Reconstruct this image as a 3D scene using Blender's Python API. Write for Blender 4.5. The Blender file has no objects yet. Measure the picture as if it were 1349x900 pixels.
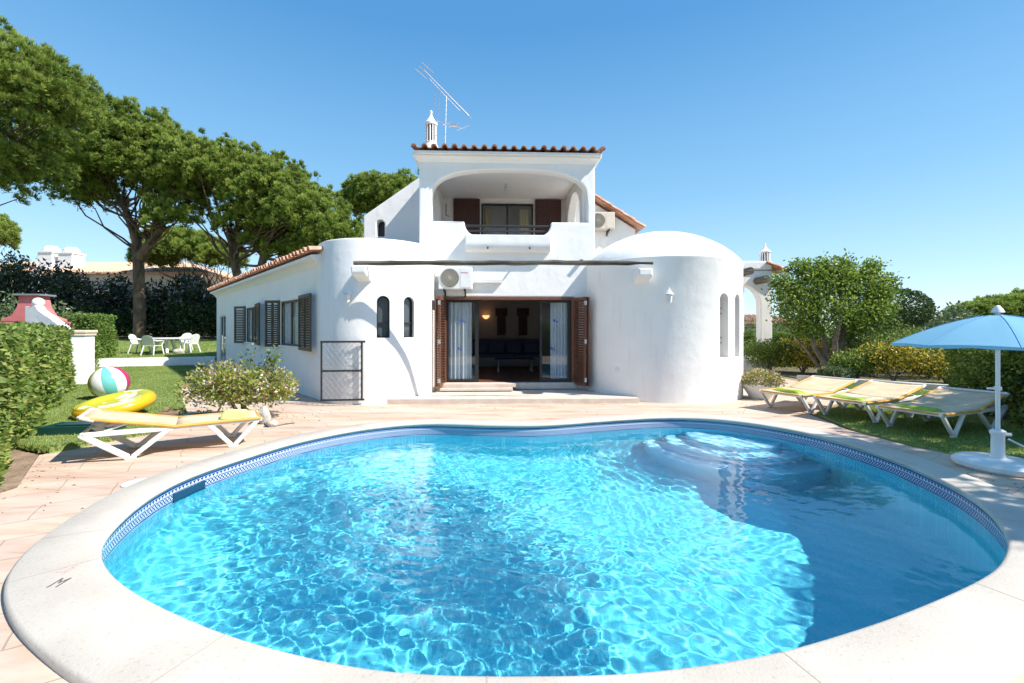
import bpy, bmesh, math, random
import numpy as np
from mathutils import Vector, Matrix
from mathutils.geometry import tessellate_polygon
random.seed(7); RNG = np.random.default_rng(11)
S = bpy.context.scene; COL = S.collection
R = math.radians; PI = math.pi
F_, CX, HY, CH = 600.0, 674.5, 434.0, 1.6
def G(px, py, z=0.0):                       # ground point seen at a pixel of the survey photo
    Y = F_*(CH-z)/(py-HY); return Vector(((px-CX)*Y/F_, Y, z))
def AT(px, py, Y): return Vector(((px-CX)*Y/F_, Y, CH+(HY-py)*Y/F_))

# ---------------------------------------------------------------- world, sun, camera
EL = R(47); SUN = Vector((.944*math.cos(EL), -.33*math.cos(EL), math.sin(EL)))
W = bpy.data.worlds.new("World"); S.world = W; W.use_nodes = True
nt = W.node_tree; bg = nt.nodes['Background']; sk = nt.nodes.new('ShaderNodeTexSky')
sk.sky_type = 'NISHITA'; sk.sun_disc = False; sk.sun_elevation = EL; sk.sun_rotation = math.atan2(SUN.x, SUN.y)
sk.air_density = 1.0; sk.dust_density = 0.0; sk.ozone_density = 1.2; sk.altitude = 0
hs_ = nt.nodes.new('ShaderNodeHueSaturation'); hs_.inputs['Saturation'].default_value = 1.1; nt.links.new(sk.outputs[0], hs_.inputs['Color'])
tcs = nt.nodes.new('ShaderNodeTexCoord'); sps = nt.nodes.new('ShaderNodeSeparateXYZ'); nt.links.new(tcs.outputs['Generated'], sps.inputs[0])
rmp = nt.nodes.new('ShaderNodeValToRGB'); nt.links.new(sps.outputs[2], rmp.inputs[0]); es = rmp.color_ramp.elements          # clear-sky colour by height above the horizon
es[0].position = 0; es[0].color = (2.8/5, 3.8/5, 4.5/5, 1); es[1].position = 1; es[1].color = (.3/5, 1.2/5, 2.9/5, 1)
for p_, c_ in ((.1, (2.0, 3.25, 4.25)), (.26, (1.1, 2.45, 3.75)), (.55, (.33, 1.4, 3.0))):
    x_ = es.new(p_); x_.color = (c_[0]/5, c_[1]/5, c_[2]/5, 1)
mul = nt.nodes.new('ShaderNodeMixRGB'); mul.blend_type = 'MULTIPLY'; mul.inputs[0].default_value = 1; mul.inputs[2].default_value = (4.6, 4.6, 4.6, 1); nt.links.new(rmp.outputs[0], mul.inputs[1])
mxs = nt.nodes.new('ShaderNodeMixRGB'); mxs.inputs[0].default_value = .8; nt.links.new(hs_.outputs[0], mxs.inputs[1]); nt.links.new(mul.outputs[0], mxs.inputs[2])
nt.links.new(mxs.outputs[0], bg.inputs[0]); bg.inputs[1].default_value = .135
L = bpy.data.lights.new('sun', 'SUN'); L.energy = 3.9; L.angle = R(.53); L.color = (1, .95, .87)
lo = bpy.data.objects.new('sun', L); COL.objects.link(lo); lo.location = (30, -10, 30)
lo.rotation_euler = (-SUN).to_track_quat('-Z', 'Y').to_euler(); L.cycles.is_caustics_light = True
cam = bpy.data.cameras.new('camera'); co = bpy.data.objects.new('camera', cam); COL.objects.link(co); S.camera = co
co.location = (0, 0, CH); co.rotation_euler = (PI/2, 0, 0); cam.sensor_width = 36; cam.lens = 36*F_/1349
cam.shift_y = (HY-450)/1349; cam.clip_end = 6000; cam.clip_start = .05
vs = S.view_settings; vs.view_transform = 'Standard'; vs.look = 'None'; vs.exposure = .98; vs.gamma = 1
S.cycles.use_denoising = True; S.cycles.max_bounces = 8; S.cycles.transparent_max_bounces = 12
S.cycles.sample_clamp_indirect = 6

# ---------------------------------------------------------------- materials
def hexc(c): return (*c, 1)
MATS = {}
def mat(name, c, rough=.6, c2=None, scale=3, bump=0, bscale=40, stretch=None, metal=0, detail=5, spec=.5, lo=.35, hi=.65, space='Object'):
    if name in MATS: return MATS[name]
    m = bpy.data.materials.new(name); m.use_nodes = True; t = m.node_tree; b = t.nodes['Principled BSDF']
    b.inputs['Base Color'].default_value = hexc(c); b.inputs['Roughness'].default_value = rough
    b.inputs['Metallic'].default_value = metal; b.inputs['Specular IOR Level'].default_value = spec
    tc = t.nodes.new('ShaderNodeTexCoord'); src = tc.outputs[space]
    if stretch:
        mp = t.nodes.new('ShaderNodeMapping'); mp.inputs['Scale'].default_value = stretch; t.links.new(src, mp.inputs[0]); src = mp.outputs[0]
    if c2:
        n = t.nodes.new('ShaderNodeTexNoise'); n.inputs['Scale'].default_value = scale; n.inputs['Detail'].default_value = detail
        t.links.new(src, n.inputs['Vector']); r = t.nodes.new('ShaderNodeValToRGB')
        r.color_ramp.elements[0].position = lo; r.color_ramp.elements[1].position = hi
        r.color_ramp.elements[0].color = hexc(c); r.color_ramp.elements[1].color = hexc(c2)
        t.links.new(n.outputs[0], r.inputs[0]); t.links.new(r.outputs[0], b.inputs['Base Color'])
    if bump:
        n2 = t.nodes.new('ShaderNodeTexNoise'); n2.inputs['Scale'].default_value = bscale; n2.inputs['Detail'].default_value = 6
        t.links.new(tc.outputs[space], n2.inputs['Vector']); bp = t.nodes.new('ShaderNodeBump')
        bp.inputs['Strength'].default_value = bump; bp.inputs['Distance'].default_value = .01
        t.links.new(n2.outputs[0], bp.inputs['Height']); t.links.new(bp.outputs[0], b.inputs['Normal'])
    MATS[name] = m; return m
def leafmat(name, cols, trans=.25, rough=.5):
    m = bpy.data.materials.new(name); m.use_nodes = True; t = m.node_tree; b = t.nodes['Principled BSDF']
    a = t.nodes.new('ShaderNodeAttribute'); a.attribute_name = 'rnd'; r = t.nodes.new('ShaderNodeValToRGB')
    el = r.color_ramp.elements
    while len(el) < len(cols): el.new(.5)
    for i, c in enumerate(cols): el[i].position = c[0]; el[i].color = hexc(c[1])
    t.links.new(a.outputs['Fac'], r.inputs[0]); t.links.new(r.outputs[0], b.inputs['Base Color'])
    b.inputs['Roughness'].default_value = rough; b.inputs['Specular IOR Level'].default_value = .35
    tr = t.nodes.new('ShaderNodeBsdfTranslucent'); t.links.new(r.outputs[0], tr.inputs[0])
    mx = t.nodes.new('ShaderNodeMixShader'); mx.inputs[0].default_value = trans
    t.links.new(b.outputs[0], mx.inputs[1]); t.links.new(tr.outputs[0], mx.inputs[2])
    t.links.new(mx.outputs[0], t.nodes['Material Output'].inputs[0]); MATS[name] = m; return m
def math_(t, op, a, b=None, c=None):
    n = t.nodes.new('ShaderNodeMath'); n.operation = op
    for i, x in enumerate((a, b, c)):
        if x is None: continue
        if isinstance(x, (int, float)): n.inputs[i].default_value = x
        else: t.links.new(x, n.inputs[i])
    return n.outputs[0]

def stucco():
    m = mat('white_stucco', (.87, .855, .83), .85, (.82, .8, .77), 1.3, .35, 55, lo=.3, hi=.8); t = m.node_tree
    b = t.nodes['Principled BSDF']; bp = [n for n in t.nodes if n.type == 'BUMP'][0]
    tc = [n for n in t.nodes if n.type == 'TEX_COORD'][0]
    ramp = [q for q in t.nodes if q.type == 'VALTORGB'][0]; mp = t.nodes.new('ShaderNodeMapping'); mp.inputs['Scale'].default_value = (5, 5, .5); t.links.new(tc.outputs['Object'], mp.inputs[0])
    sn = t.nodes.new('ShaderNodeTexNoise'); sn.inputs['Scale'].default_value = 1.4; sn.inputs['Detail'].default_value = 8; sn.inputs['Roughness'].default_value = .7; t.links.new(mp.outputs[0], sn.inputs['Vector'])
    sr = t.nodes.new('ShaderNodeValToRGB'); sr.color_ramp.elements[0].position = .3; sr.color_ramp.elements[0].color = (.86, .85, .82, 1); sr.color_ramp.elements[1].position = .46; sr.color_ramp.elements[1].color = (1, 1, 1, 1); t.links.new(sn.outputs[0], sr.inputs[0])
    mm = t.nodes.new('ShaderNodeMixRGB'); mm.blend_type = 'MULTIPLY'; mm.inputs[0].default_value = .55; t.links.new(ramp.outputs[0], mm.inputs[1]); t.links.new(sr.outputs[0], mm.inputs[2]); t.links.new(mm.outputs[0], b.inputs['Base Color'])
    n = t.nodes.new('ShaderNodeTexNoise'); n.inputs['Scale'].default_value = 2.2; n.inputs['Detail'].default_value = 3
    t.links.new(tc.outputs['Object'], n.inputs['Vector']); b2 = t.nodes.new('ShaderNodeBump')
    b2.inputs['Strength'].default_value = .35; b2.inputs['Distance'].default_value = .05
    t.links.new(n.outputs[0], b2.inputs['Height']); t.links.new(bp.outputs[0], b2.inputs['Normal']); t.links.new(b2.outputs[0], b.inputs['Normal'])
    return m
M_ST = stucco()
M_CREAM = mat('cream_render', (.72, .62, .47), .85, (.66, .56, .42), 2, .2)
M_FARW = mat('far_white_wall', (.75, .72, .68), .85, (.66, .62, .58), 1)
M_WHITE = mat('white_paint', (.8, .8, .79), .4, (.74, .74, .72), 6)
M_RESIN = mat('white_resin', (.8, .8, .78), .35, (.72, .71, .67), 9, .15, 90)
M_TILE = mat('terracotta', (.46, .19, .11), .8, (.66, .42, .3), 5, .4, 30, lo=.3, hi=.7)
M_TILEP = mat('pale_roof_tile', (.6, .36, .22), .85, (.7, .5, .36), 2, .3, 20)
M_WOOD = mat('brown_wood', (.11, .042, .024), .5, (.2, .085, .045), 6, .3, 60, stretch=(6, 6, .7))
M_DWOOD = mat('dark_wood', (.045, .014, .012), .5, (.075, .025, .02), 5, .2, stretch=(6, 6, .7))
M_SHUT = mat('olive_shutter_paint', (.05, .036, .016), .5, (.095, .07, .033), 7, .2)
M_ALU = mat('dark_aluminium', (.018, .018, .02), .35)
M_BLACK = mat('black_iron', (.015, .015, .017), .5)
M_METAL = mat('galvanised_metal', (.6, .6, .62), .35, metal=.8)
M_BARK = mat('pine_bark', (.06, .04, .03), .95, (.17, .11, .08), 4, .9, 12, stretch=(1, 1, .35))
M_BARK2 = mat('grey_bark', (.14, .11, .08), .95, (.25, .2, .15), 6, .8, 20)
M_BEAM = mat('weathered_log', (.05, .045, .035), .9, (.17, .15, .11), 5, .9, 25, stretch=(.4, 3, 3))
M_SOIL = mat('soil', (.2, .135, .09), 1, (.32, .23, .16), 5, .8, 25)
M_CURT = mat('white_curtain', (.8, .8, .8), .9)
M_PINK = mat('pink_paint', (.62, .2, .19), .8, (.52, .15, .15), 3, .3)
M_GREYM = mat('grey_sheet', (.2, .21, .22), .6)
M_GREENP = mat('green_plastic', (.008, .05, .045), .4)
M_SLING = mat('cream_sling', (.72, .55, .36), .75, (.62, .45, .27), 4, .3, 300)
M_SLEDGE = mat('ochre_sling_edge', (.68, .38, .07), .7, (.58, .3, .05), 8)
M_TOWEL = mat('lime_towel', (.42, .52, .07), .95, (.33, .44, .05), 12, .8, 120)
M_TOWEL2 = mat('pale_lime_towel', (.6, .66, .25), .95, (.5, .58, .18), 12, .8, 120)
M_STONE = mat('pale_stone', (.42, .38, .32), .9, (.52, .48, .42), 8, .8, 25)
M_INW = mat('interior_wall', (.55, .52, .5), .9)
M_INF = mat('interior_floor_tile', (.14, .05, .035), .35, (.19, .08, .05), 4)
M_SOFA = mat('blue_sofa_fabric', (.07, .1, .2), .9, (.1, .13, .24), 8)
M_STEP = mat('peach_stone', (.66, .57, .49), .8, (.58, .47, .39), 5, .4, 30)

def glass(name, tint=(.9, .95, .95), r=.0, f0=.06):
    m = bpy.data.materials.new(name); m.use_nodes = True; t = m.node_tree; t.nodes.remove(t.nodes['Principled BSDF'])
    tr = t.nodes.new('ShaderNodeBsdfTransparent'); tr.inputs[0].default_value = hexc(tint)
    gl = t.nodes.new('ShaderNodeBsdfGlossy'); gl.inputs['Roughness'].default_value = r
    lw = t.nodes.new('ShaderNodeLayerWeight'); lw.inputs[0].default_value = .5; fr_ = math_(t, 'MULTIPLY_ADD', math_(t, 'POWER', lw.outputs['Facing'], 5.0), 1-f0, f0)
    mx = t.nodes.new('ShaderNodeMixShader'); t.links.new(fr_, mx.inputs[0]); t.links.new(tr.outputs[0], mx.inputs[1]); t.links.new(gl.outputs[0], mx.inputs[2])
    t.links.new(mx.outputs[0], t.nodes['Material Output'].inputs[0]); MATS[name] = m; return m
M_GLASS = glass('window_glass', (.86, .9, .92)); M_DGLASS = glass('dark_window_glass', (.3, .33, .36))

M_WGLASS = glass('thin_window_glass', (.95, .97, .98), 0, .03)
def paving_mat():
    m = bpy.data.materials.new('terrace_paving'); m.use_nodes = True; t = m.node_tree; b = t.nodes['Principled BSDF']
    tc = t.nodes.new('ShaderNodeTexCoord')
    mp = t.nodes.new('ShaderNodeMapping'); mp.inputs['Rotation'].default_value = (0, 0, R(-32)); t.links.new(tc.outputs['Object'], mp.inputs[0])
    st = t.nodes.new('ShaderNodeMapping'); st.inputs['Rotation'].default_value = (0, 0, R(-32)); st.inputs['Scale'].default_value = (.8, 4.2, 1); t.links.new(tc.outputs['Object'], st.inputs[0])
    n1 = t.nodes.new('ShaderNodeTexNoise'); n1.inputs['Scale'].default_value = .9; n1.inputs['Detail'].default_value = 7; n1.inputs['Roughness'].default_value = .62; n1.inputs['Distortion'].default_value = .5; t.links.new(st.outputs[0], n1.inputs['Vector'])
    r = t.nodes.new('ShaderNodeValToRGB'); e = r.color_ramp.elements; e[0].position = .3; e[0].color = (.4, .25, .19, 1); e[1].position = .72; e[1].color = (.6, .52, .43, 1)
    x = e.new(.42); x.color = (.53, .38, .29, 1); x = e.new(.54); x.color = (.57, .46, .37, 1); t.links.new(n1.outputs[0], r.inputs[0])
    br = t.nodes.new('ShaderNodeTexBrick'); br.inputs['Scale'].default_value = 1; br.inputs['Brick Width'].default_value = .95; br.inputs['Row Height'].default_value = .42
    br.inputs['Mortar Size'].default_value = .007; br.inputs['Mortar Smooth'].default_value = .5; br.inputs['Color1'].default_value = (.95, .93, .93, 1); br.inputs['Color2'].default_value = (1, .97, .9, 1); br.inputs['Mortar'].default_value = (.62, .56, .5, 1)
    wn = t.nodes.new('ShaderNodeTexNoise'); wn.inputs['Scale'].default_value = 1.5; t.links.new(mp.outputs[0], wn.inputs['Vector'])
    va = t.nodes.new('ShaderNodeVectorMath'); va.operation = 'MULTIPLY_ADD'; va.inputs[1].default_value = (.12, .12, 0); t.links.new(wn.outputs['Color'], va.inputs[0]); t.links.new(mp.outputs[0], va.inputs[2]); t.links.new(va.outputs[0], br.inputs['Vector'])
    mx = t.nodes.new('ShaderNodeMixRGB'); mx.blend_type = 'MULTIPLY'; mx.inputs[0].default_value = .75; t.links.new(r.outputs[0], mx.inputs[1]); t.links.new(br.outputs['Color'], mx.inputs[2])
    t.links.new(mx.outputs[0], b.inputs['Base Color']); b.inputs['Roughness'].default_value = .8
    bp = t.nodes.new('ShaderNodeBump'); bp.inputs['Strength'].default_value = .5; bp.inputs['Distance'].default_value = .012
    h = math_(t, 'SUBTRACT', n1.outputs[0], br.outputs['Fac']); t.links.new(h, bp.inputs['Height']); t.links.new(bp.outputs[0], b.inputs['Normal'])
    MATS['pav'] = m; return m
M_PAV = paving_mat()
def coping_mat():
    m = mat('cream_travertine', (.52, .46, .385), .75, (.585, .525, .445), 2.5, .25, 60, lo=.35, hi=.6); t = m.node_tree; b = t.nodes['Principled BSDF']
    tc = [n for n in t.nodes if n.type == 'TEX_COORD'][0]; ramp = [n for n in t.nodes if n.type == 'VALTORGB'][0]
    v = t.nodes.new('ShaderNodeTexNoise'); v.inputs['Scale'].default_value = 45; v.inputs['Detail'].default_value = 4; t.links.new(tc.outputs['Object'], v.inputs['Vector'])
    r = t.nodes.new('ShaderNodeValToRGB'); r.color_ramp.elements[0].position = .3; r.color_ramp.elements[0].color = (.62, .55, .48, 1); r.color_ramp.elements[1].position = .42; r.color_ramp.elements[1].color = (1, 1, 1, 1); t.links.new(v.outputs[0], r.inputs[0])
    mx = t.nodes.new('ShaderNodeMixRGB'); mx.blend_type = 'MULTIPLY'; mx.inputs[0].default_value = .35; t.links.new(ramp.outputs[0], mx.inputs[1]); t.links.new(r.outputs[0], mx.inputs[2]); t.links.new(mx.outputs[0], b.inputs['Base Color'])
    return m
M_COP = coping_mat()
def grass_ground(name, a, c, sc):
    return mat(name, a, .95, c, sc, .8, 60, detail=8, lo=.35, hi=.7)
M_LAWN = grass_ground('lawn_ground', (.17, .23, .06), (.27, .33, .11), 1.3)
def basin_mat():
    m = bpy.data.materials.new('blue_pool_mosaic'); m.use_nodes = True; t = m.node_tree; b = t.nodes['Principled BSDF']
    tc = t.nodes.new('ShaderNodeTexCoord'); br = t.nodes.new('ShaderNodeTexBrick'); br.offset = 0; br.inputs['Scale'].default_value = 1
    br.inputs['Brick Width'].default_value = .05; br.inputs['Row Height'].default_value = .05; br.inputs['Mortar Size'].default_value = .002
    br.inputs['Color1'].default_value = (.07, .535, .69, 1); br.inputs['Color2'].default_value = (.095, .585, .73, 1); br.inputs['Mortar'].default_value = (.2, .66, .74, 1)
    t.links.new(tc.outputs['Object'], br.inputs['Vector']); t.links.new(br.outputs[0], b.inputs['Base Color']); b.inputs['Roughness'].default_value = .5
    MATS['basin'] = m; return m
M_BASIN = basin_mat()
def band_mat():
    m = bpy.data.materials.new('patterned_border_tile'); m.use_nodes = True; t = m.node_tree; b = t.nodes['Principled BSDF']
    uv = t.nodes.new('ShaderNodeUVMap'); sp = t.nodes.new('ShaderNodeSeparateXYZ'); t.links.new(uv.outputs[0], sp.inputs[0]); u, v = sp.outputs[0], sp.outputs[1]
    def band(lo, hi): return math_(t, 'MULTIPLY', math_(t, 'GREATER_THAN', v, lo), math_(t, 'LESS_THAN', v, hi))
    fr = math_(t, 'FRACT', math_(t, 'DIVIDE', u, .05)); tri = math_(t, 'ABSOLUTE', math_(t, 'SUBTRACT', fr, .5))   # 0..0.5
    zz = math_(t, 'LESS_THAN', tri, math_(t, 'MULTIPLY', math_(t, 'SUBTRACT', v, .66), 2.6))
    m1 = math_(t, 'MULTIPLY', band(.66, .84), zz)
    # lattice
    d1 = math_(t, 'PINGPONG', math_(t, 'ADD', math_(t, 'DIVIDE', u, .042), math_(t, 'MULTIPLY', v, 4)), .5)
    d2 = math_(t, 'PINGPONG', math_(t, 'SUBTRACT', math_(t, 'DIVIDE', u, .042), math_(t, 'MULTIPLY', v, 4)), .5)
    lat = math_(t, 'LESS_THAN', math_(t, 'MINIMUM', d1, d2), .17); m2 = math_(t, 'MULTIPLY', band(.27, .6), lat)
    ln = math_(t, 'MAXIMUM', band(.86, .96), math_(t, 'MAXIMUM', band(.61, .645), band(.17, .25)))
    mk = math_(t, 'MAXIMUM', math_(t, 'MAXIMUM', m1, m2), ln)
    mx = t.nodes.new('ShaderNodeMixRGB'); t.links.new(mk, mx.inputs[0]); mx.inputs[1].default_value = (.6, .68, .74, 1); mx.inputs[2].default_value = (.008, .03, .2, 1)
    t.links.new(mx.outputs[0], b.inputs['Base Color']); b.inputs['Roughness'].default_value = .2; MATS['band'] = m; return m
M_BAND = band_mat()
def water_mat():
    m = bpy.data.materials.new('clear_water'); m.use_nodes = True; b = m.node_tree.nodes['Principled BSDF']
    b.inputs['Transmission Weight'].default_value = 1; b.inputs['IOR'].default_value = 1.33; b.inputs['Roughness'].default_value = 0
    b.inputs['Base Color'].default_value = (.93, 1, 1, 1); MATS['water'] = m; return m
M_WATER = water_mat()

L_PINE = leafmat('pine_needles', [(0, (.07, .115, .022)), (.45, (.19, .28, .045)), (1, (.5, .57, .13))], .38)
L_DARK = leafmat('dark_evergreen_leaf', [(0, (.015, .03, .011)), (.8, (.04, .07, .025)), (1, (.11, .15, .05))], .15)
L_BOUG = leafmat('bougainvillea_leaf', [(0, (.02, .035, .014)), (.84, (.05, .07, .03)), (.9, (.3, .25, .28)), (1, (.5, .42, .46))], .15)
L_HEDGE = leafmat('hedge_leaf', [(0, (.08, .14, .025)), (.6, (.19, .28, .055)), (.9, (.34, .42, .1)), (1, (.45, .36, .14))], .35)
L_HEDGE2 = leafmat('clipped_hedge_leaf', [(0, (.08, .14, .025)), (.6, (.15, .25, .045)), (1, (.28, .37, .08))], .3)
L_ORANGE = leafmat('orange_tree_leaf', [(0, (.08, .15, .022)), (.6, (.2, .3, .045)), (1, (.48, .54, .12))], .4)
L_OLE = leafmat('oleander_leaf', [(0, (.08, .13, .05)), (.93, (.19, .26, .11)), (1, (.6, .35, .4))], .3)
L_YEL = leafmat('yellow_flowering_leaf', [(0, (.05, .08, .015)), (.5, (.14, .19, .03)), (.6, (.6, .44, .03)), (1, (.8, .62, .08))], .3)
L_LANT = leafmat('lantana_leaf', [(0, (.16, .23, .03)), (.62, (.38, .44, .08)), (.7, (.44, .27, .12)), (.86, (.46, .3, .17)), (.9, (.78, .66, .7)), (1, (.84, .78, .8))], .35)
L_GRASS = leafmat('grass_blade', [(0, (.16, .23, .05)), (.7, (.3, .39, .1)), (1, (.46, .48, .18))], .35)
L_TOPI = leafmat('topiary_leaf', [(0, (.03, .06, .015)), (.8, (.08, .13, .03)), (1, (.15, .2, .05))], .2)
L_BRIGHT = leafmat('bright_shrub_leaf', [(0, (.07, .12, .02)), (.6, (.17, .25, .04)), (1, (.36, .41, .09))], .35)

# ---------------------------------------------------------------- object plumbing
WM = {}
def wmat(o): return WM.get(o.name, Matrix.Identity(4)) if o else Matrix.Identity(4)
def tag(o, label=None, cat=None, group=None, kind=None):
    if label: o['label'] = label
    if cat: o['category'] = cat
    if group: o['group'] = group
    if kind: o['kind'] = kind
    return o
def thing(name, label, cat, loc=(0, 0, 0), rz=0, group=None):
    o = bpy.data.objects.new(name, None); COL.objects.link(o); o.empty_display_size = .2
    o.location = loc; o.rotation_euler = (0, 0, rz); WM[o.name] = Matrix.Translation(Vector(loc)) @ Matrix.Rotation(rz, 4, 'Z')
    return tag(o, label, cat, group)
def link(name, me, m, parent=None, recenter=True):
    o = bpy.data.objects.new(name, me); COL.objects.link(o)
    if m: me.materials.append(m)
    if parent:
        me.transform(wmat(parent).inverted()); o.parent = parent; WM[o.name] = wmat(parent).copy()
    elif recenter and len(me.vertices):
        n = len(me.vertices); a = np.empty(n*3, np.float32); me.vertices.foreach_get('co', a); a = a.reshape(-1, 3)
        c = Vector(((a[:, 0].min()+a[:, 0].max())/2, (a[:, 1].min()+a[:, 1].max())/2, a[:, 2].min()))
        me.transform(Matrix.Translation(-c)); o.location = c; WM[o.name] = Matrix.Translation(c)
    return o
def TR(x=0, y=0, z=0, rz=0): return Matrix.Translation((x, y, z)) @ Matrix.Rotation(rz, 4, 'Z')
class MB:
    def __init__(s, M=None): s.v = []; s.f = []; s.sm = []; s.gr = []; s.M = M or Matrix.Identity(4)
    def add(s, vs, fs, smooth=False, M=None):
        n = len(s.v); T = s.M @ M if M is not None else s.M; s.gr.append((n, len(vs), len(s.f), len(fs)))
        s.v += [T @ Vector(p) for p in vs]; s.f += [tuple(i+n for i in f) for f in fs]; s.sm += [smooth]*len(fs); return s
    def box(s, x0, x1, y0, y1, z0, z1, M=None):
        return s.add([(x0, y0, z0), (x1, y0, z0), (x1, y1, z0), (x0, y1, z0), (x0, y0, z1), (x1, y0, z1), (x1, y1, z1), (x0, y1, z1)],
                     [(0, 3, 2, 1), (4, 5, 6, 7), (0, 1, 5, 4), (1, 2, 6, 5), (2, 3, 7, 6), (3, 0, 4, 7)], M=M)
    def tube(s, pts, r, seg=8, closed=False, M=None, caps=True):
        pts = [Vector(p) for p in pts]; n = len(pts); rr = r if isinstance(r, (list, tuple)) else [r]*n
        vs = []; fs = []; up = None
        for i, p in enumerate(pts):
            a = pts[i-1] if (i > 0 or closed) else p; b = pts[(i+1) % n] if (i < n-1 or closed) else p
            d = (b-a).normalized()
            if up is None: up = Vector((0, 0, 1)) if abs(d.z) < .9 else Vector((1, 0, 0))
            x = d.cross(up).normalized(); up = x.cross(d).normalized()
            for k in range(seg):
                t = 2*PI*k/seg; vs.append(p + (x*math.cos(t)+up*math.sin(t))*rr[i])
        for i in range(n if closed else n-1):
            for k in range(seg):
                j = (i+1) % n; fs.append((i*seg+k, i*seg+(k+1) % seg, j*seg+(k+1) % seg, j*seg+k))
        if not closed and caps: fs += [tuple(range(seg))[::-1], tuple((n-1)*seg+k for k in range(seg))]
        return s.add(vs, fs, True, M)
    def lathe(s, prof, c=(0, 0, 0), seg=32, a0=0, a1=2*PI, M=None, smooth=True):
        full = abs(a1-a0-2*PI) < 1e-6; m = seg if full else seg+1; vs = []; fs = []
        for (r, z) in prof:
            for k in range(m):
                t = a0+(a1-a0)*k/seg; vs.append((c[0]+r*math.cos(t), c[1]+r*math.sin(t), c[2]+z))
        for i in range(len(prof)-1):
            for k in range(seg):
                k2 = (k+1) % m if full else k+1; fs.append((i*m+k, i*m+k2, (i+1)*m+k2, (i+1)*m+k))
        return s.add(vs, fs, smooth, M)
    def sphere(s, c, r, seg=16, sc=(1, 1, 1), M=None):
        vs = []; fs = []; n = seg//2
        for i in range(n+1):
            for k in range(seg):
                a = PI*i/n; t = 2*PI*k/seg; vs.append((c[0]+r*sc[0]*math.sin(a)*math.cos(t), c[1]+r*sc[1]*math.sin(a)*math.sin(t), c[2]+r*sc[2]*math.cos(a)))
        for i in range(n):
            for k in range(seg): fs.append((i*seg+k, (i+1)*seg+k, (i+1)*seg+(k+1) % seg, i*seg+(k+1) % seg))
        return s.add(vs, fs, True, M)
    def slab(s, outer, holes, fn, back, M=None):
        """outline with holes in 2D, mapped by fn(u,v)->3D, extruded by vector back"""
        loops = [outer]+list(holes); polys = [[Vector((a, b, 0)) for a, b in l] for l in loops]
        tris = tessellate_polygon(polys); flat = [p for l in loops for p in l]; n = len(flat); back = Vector(back)
        A = [Vector(fn(*p)) for p in flat]; vs = A+[p+back for p in A]; fs = []
        for t in tris: fs.append(tuple(t)); fs.append(tuple(i+n for i in reversed(t)))
        o = 0
        for l in loops:
            k = len(l)
            for i in range(k):
                j = (i+1) % k; fs.append((o+i, o+j, o+j+n, o+i+n))
            o += k
        return s.add(vs, fs, False, M)
    def each(s, name, m, parent=None, **k):
        out = []
        for (a, nv, f0, nf) in s.gr:
            c = MB(); c.v = s.v[a:a+nv]; c.f = [tuple(i-a for i in f) for f in s.f[f0:f0+nf]]; c.sm = s.sm[f0:f0+nf]; out.append(c.build(name, m, parent, **k))
        return out
    def build(s, name, m, parent=None, bevel=0, seg=2, sharp=35, fix=True):
        me = bpy.data.meshes.new(name); me.from_pydata([tuple(v) for v in s.v], [], s.f)
        me.polygons.foreach_set('use_smooth', s.sm)
        if fix:
            bm = bmesh.new(); bm.from_mesh(me); bmesh.ops.recalc_face_normals(bm, faces=bm.faces)
            if any(s.sm): bmesh.ops.remove_doubles(bm, verts=bm.verts, dist=1e-5)
            bm.to_mesh(me); bm.free()
        if any(s.sm):
            try: me.set_sharp_from_angle(angle=R(sharp))
            except Exception: pass
        o = link(name, me, m, parent)
        if bevel:
            bv = o.modifiers.new('bevel', 'BEVEL'); bv.width = bevel; bv.segments = seg; bv.limit_method = 'ANGLE'; bv.angle_limit = R(40); bv.harden_normals = False
        return o
def bake(o):                                   # apply modifiers into the mesh
    dg = bpy.context.evaluated_depsgraph_get(); me = bpy.data.meshes.new_from_object(o.evaluated_get(dg)); o.modifiers.clear(); o.data = me
def cut(o, cutters):
    for c in cutters:
        md = o.modifiers.new('cut', 'BOOLEAN'); md.object = c; md.operation = 'DIFFERENCE'; md.solver = 'EXACT'
    bpy.context.view_layer.update(); bake(o)
    for c in cutters: bpy.data.objects.remove(c)
def copy_tree(o, parent=None):
    c = o.copy(); COL.objects.link(c); c.parent = parent
    for ch in list(o.children): copy_tree(ch, c)
    return c
def arch(x0, x1, z0, z1, n=10, flat=1.0):
    """points of an arched opening, counter-clockwise"""
    r = (x1-x0)/2; c = (x0+x1)/2; h = r*flat
    return [(x0, z0), (x1, z0)]+[(c+r*math.cos(PI*k/n), z1-h+h*math.sin(PI*k/n)) for k in range(n+1)]
def npmesh(name, V, Fc, rnd, m, parent=None):
    me = bpy.data.meshes.new(name); nv, nf, k = len(V), len(Fc), Fc.shape[1]
    me.vertices.add(nv); me.vertices.foreach_set('co', np.ascontiguousarray(V, np.float32).ravel())
    me.loops.add(nf*k); me.loops.foreach_set('vertex_index', np.ascontiguousarray(Fc, np.int32).ravel())
    me.polygons.add(nf); me.polygons.foreach_set('loop_start', np.arange(0, nf*k, k, dtype=np.int32))
    me.polygons.foreach_set('loop_total', np.full(nf, k, np.int32)) if False else None
    me.update(calc_edges=True)
    at = me.attributes.new('rnd', 'FLOAT', 'FACE'); at.data.foreach_set('value', np.ascontiguousarray(rnd, np.float32))
    return link(name, me, m, parent)
def unit(a): return a/np.maximum(np.linalg.norm(a, axis=1, keepdims=True), 1e-9)
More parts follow.
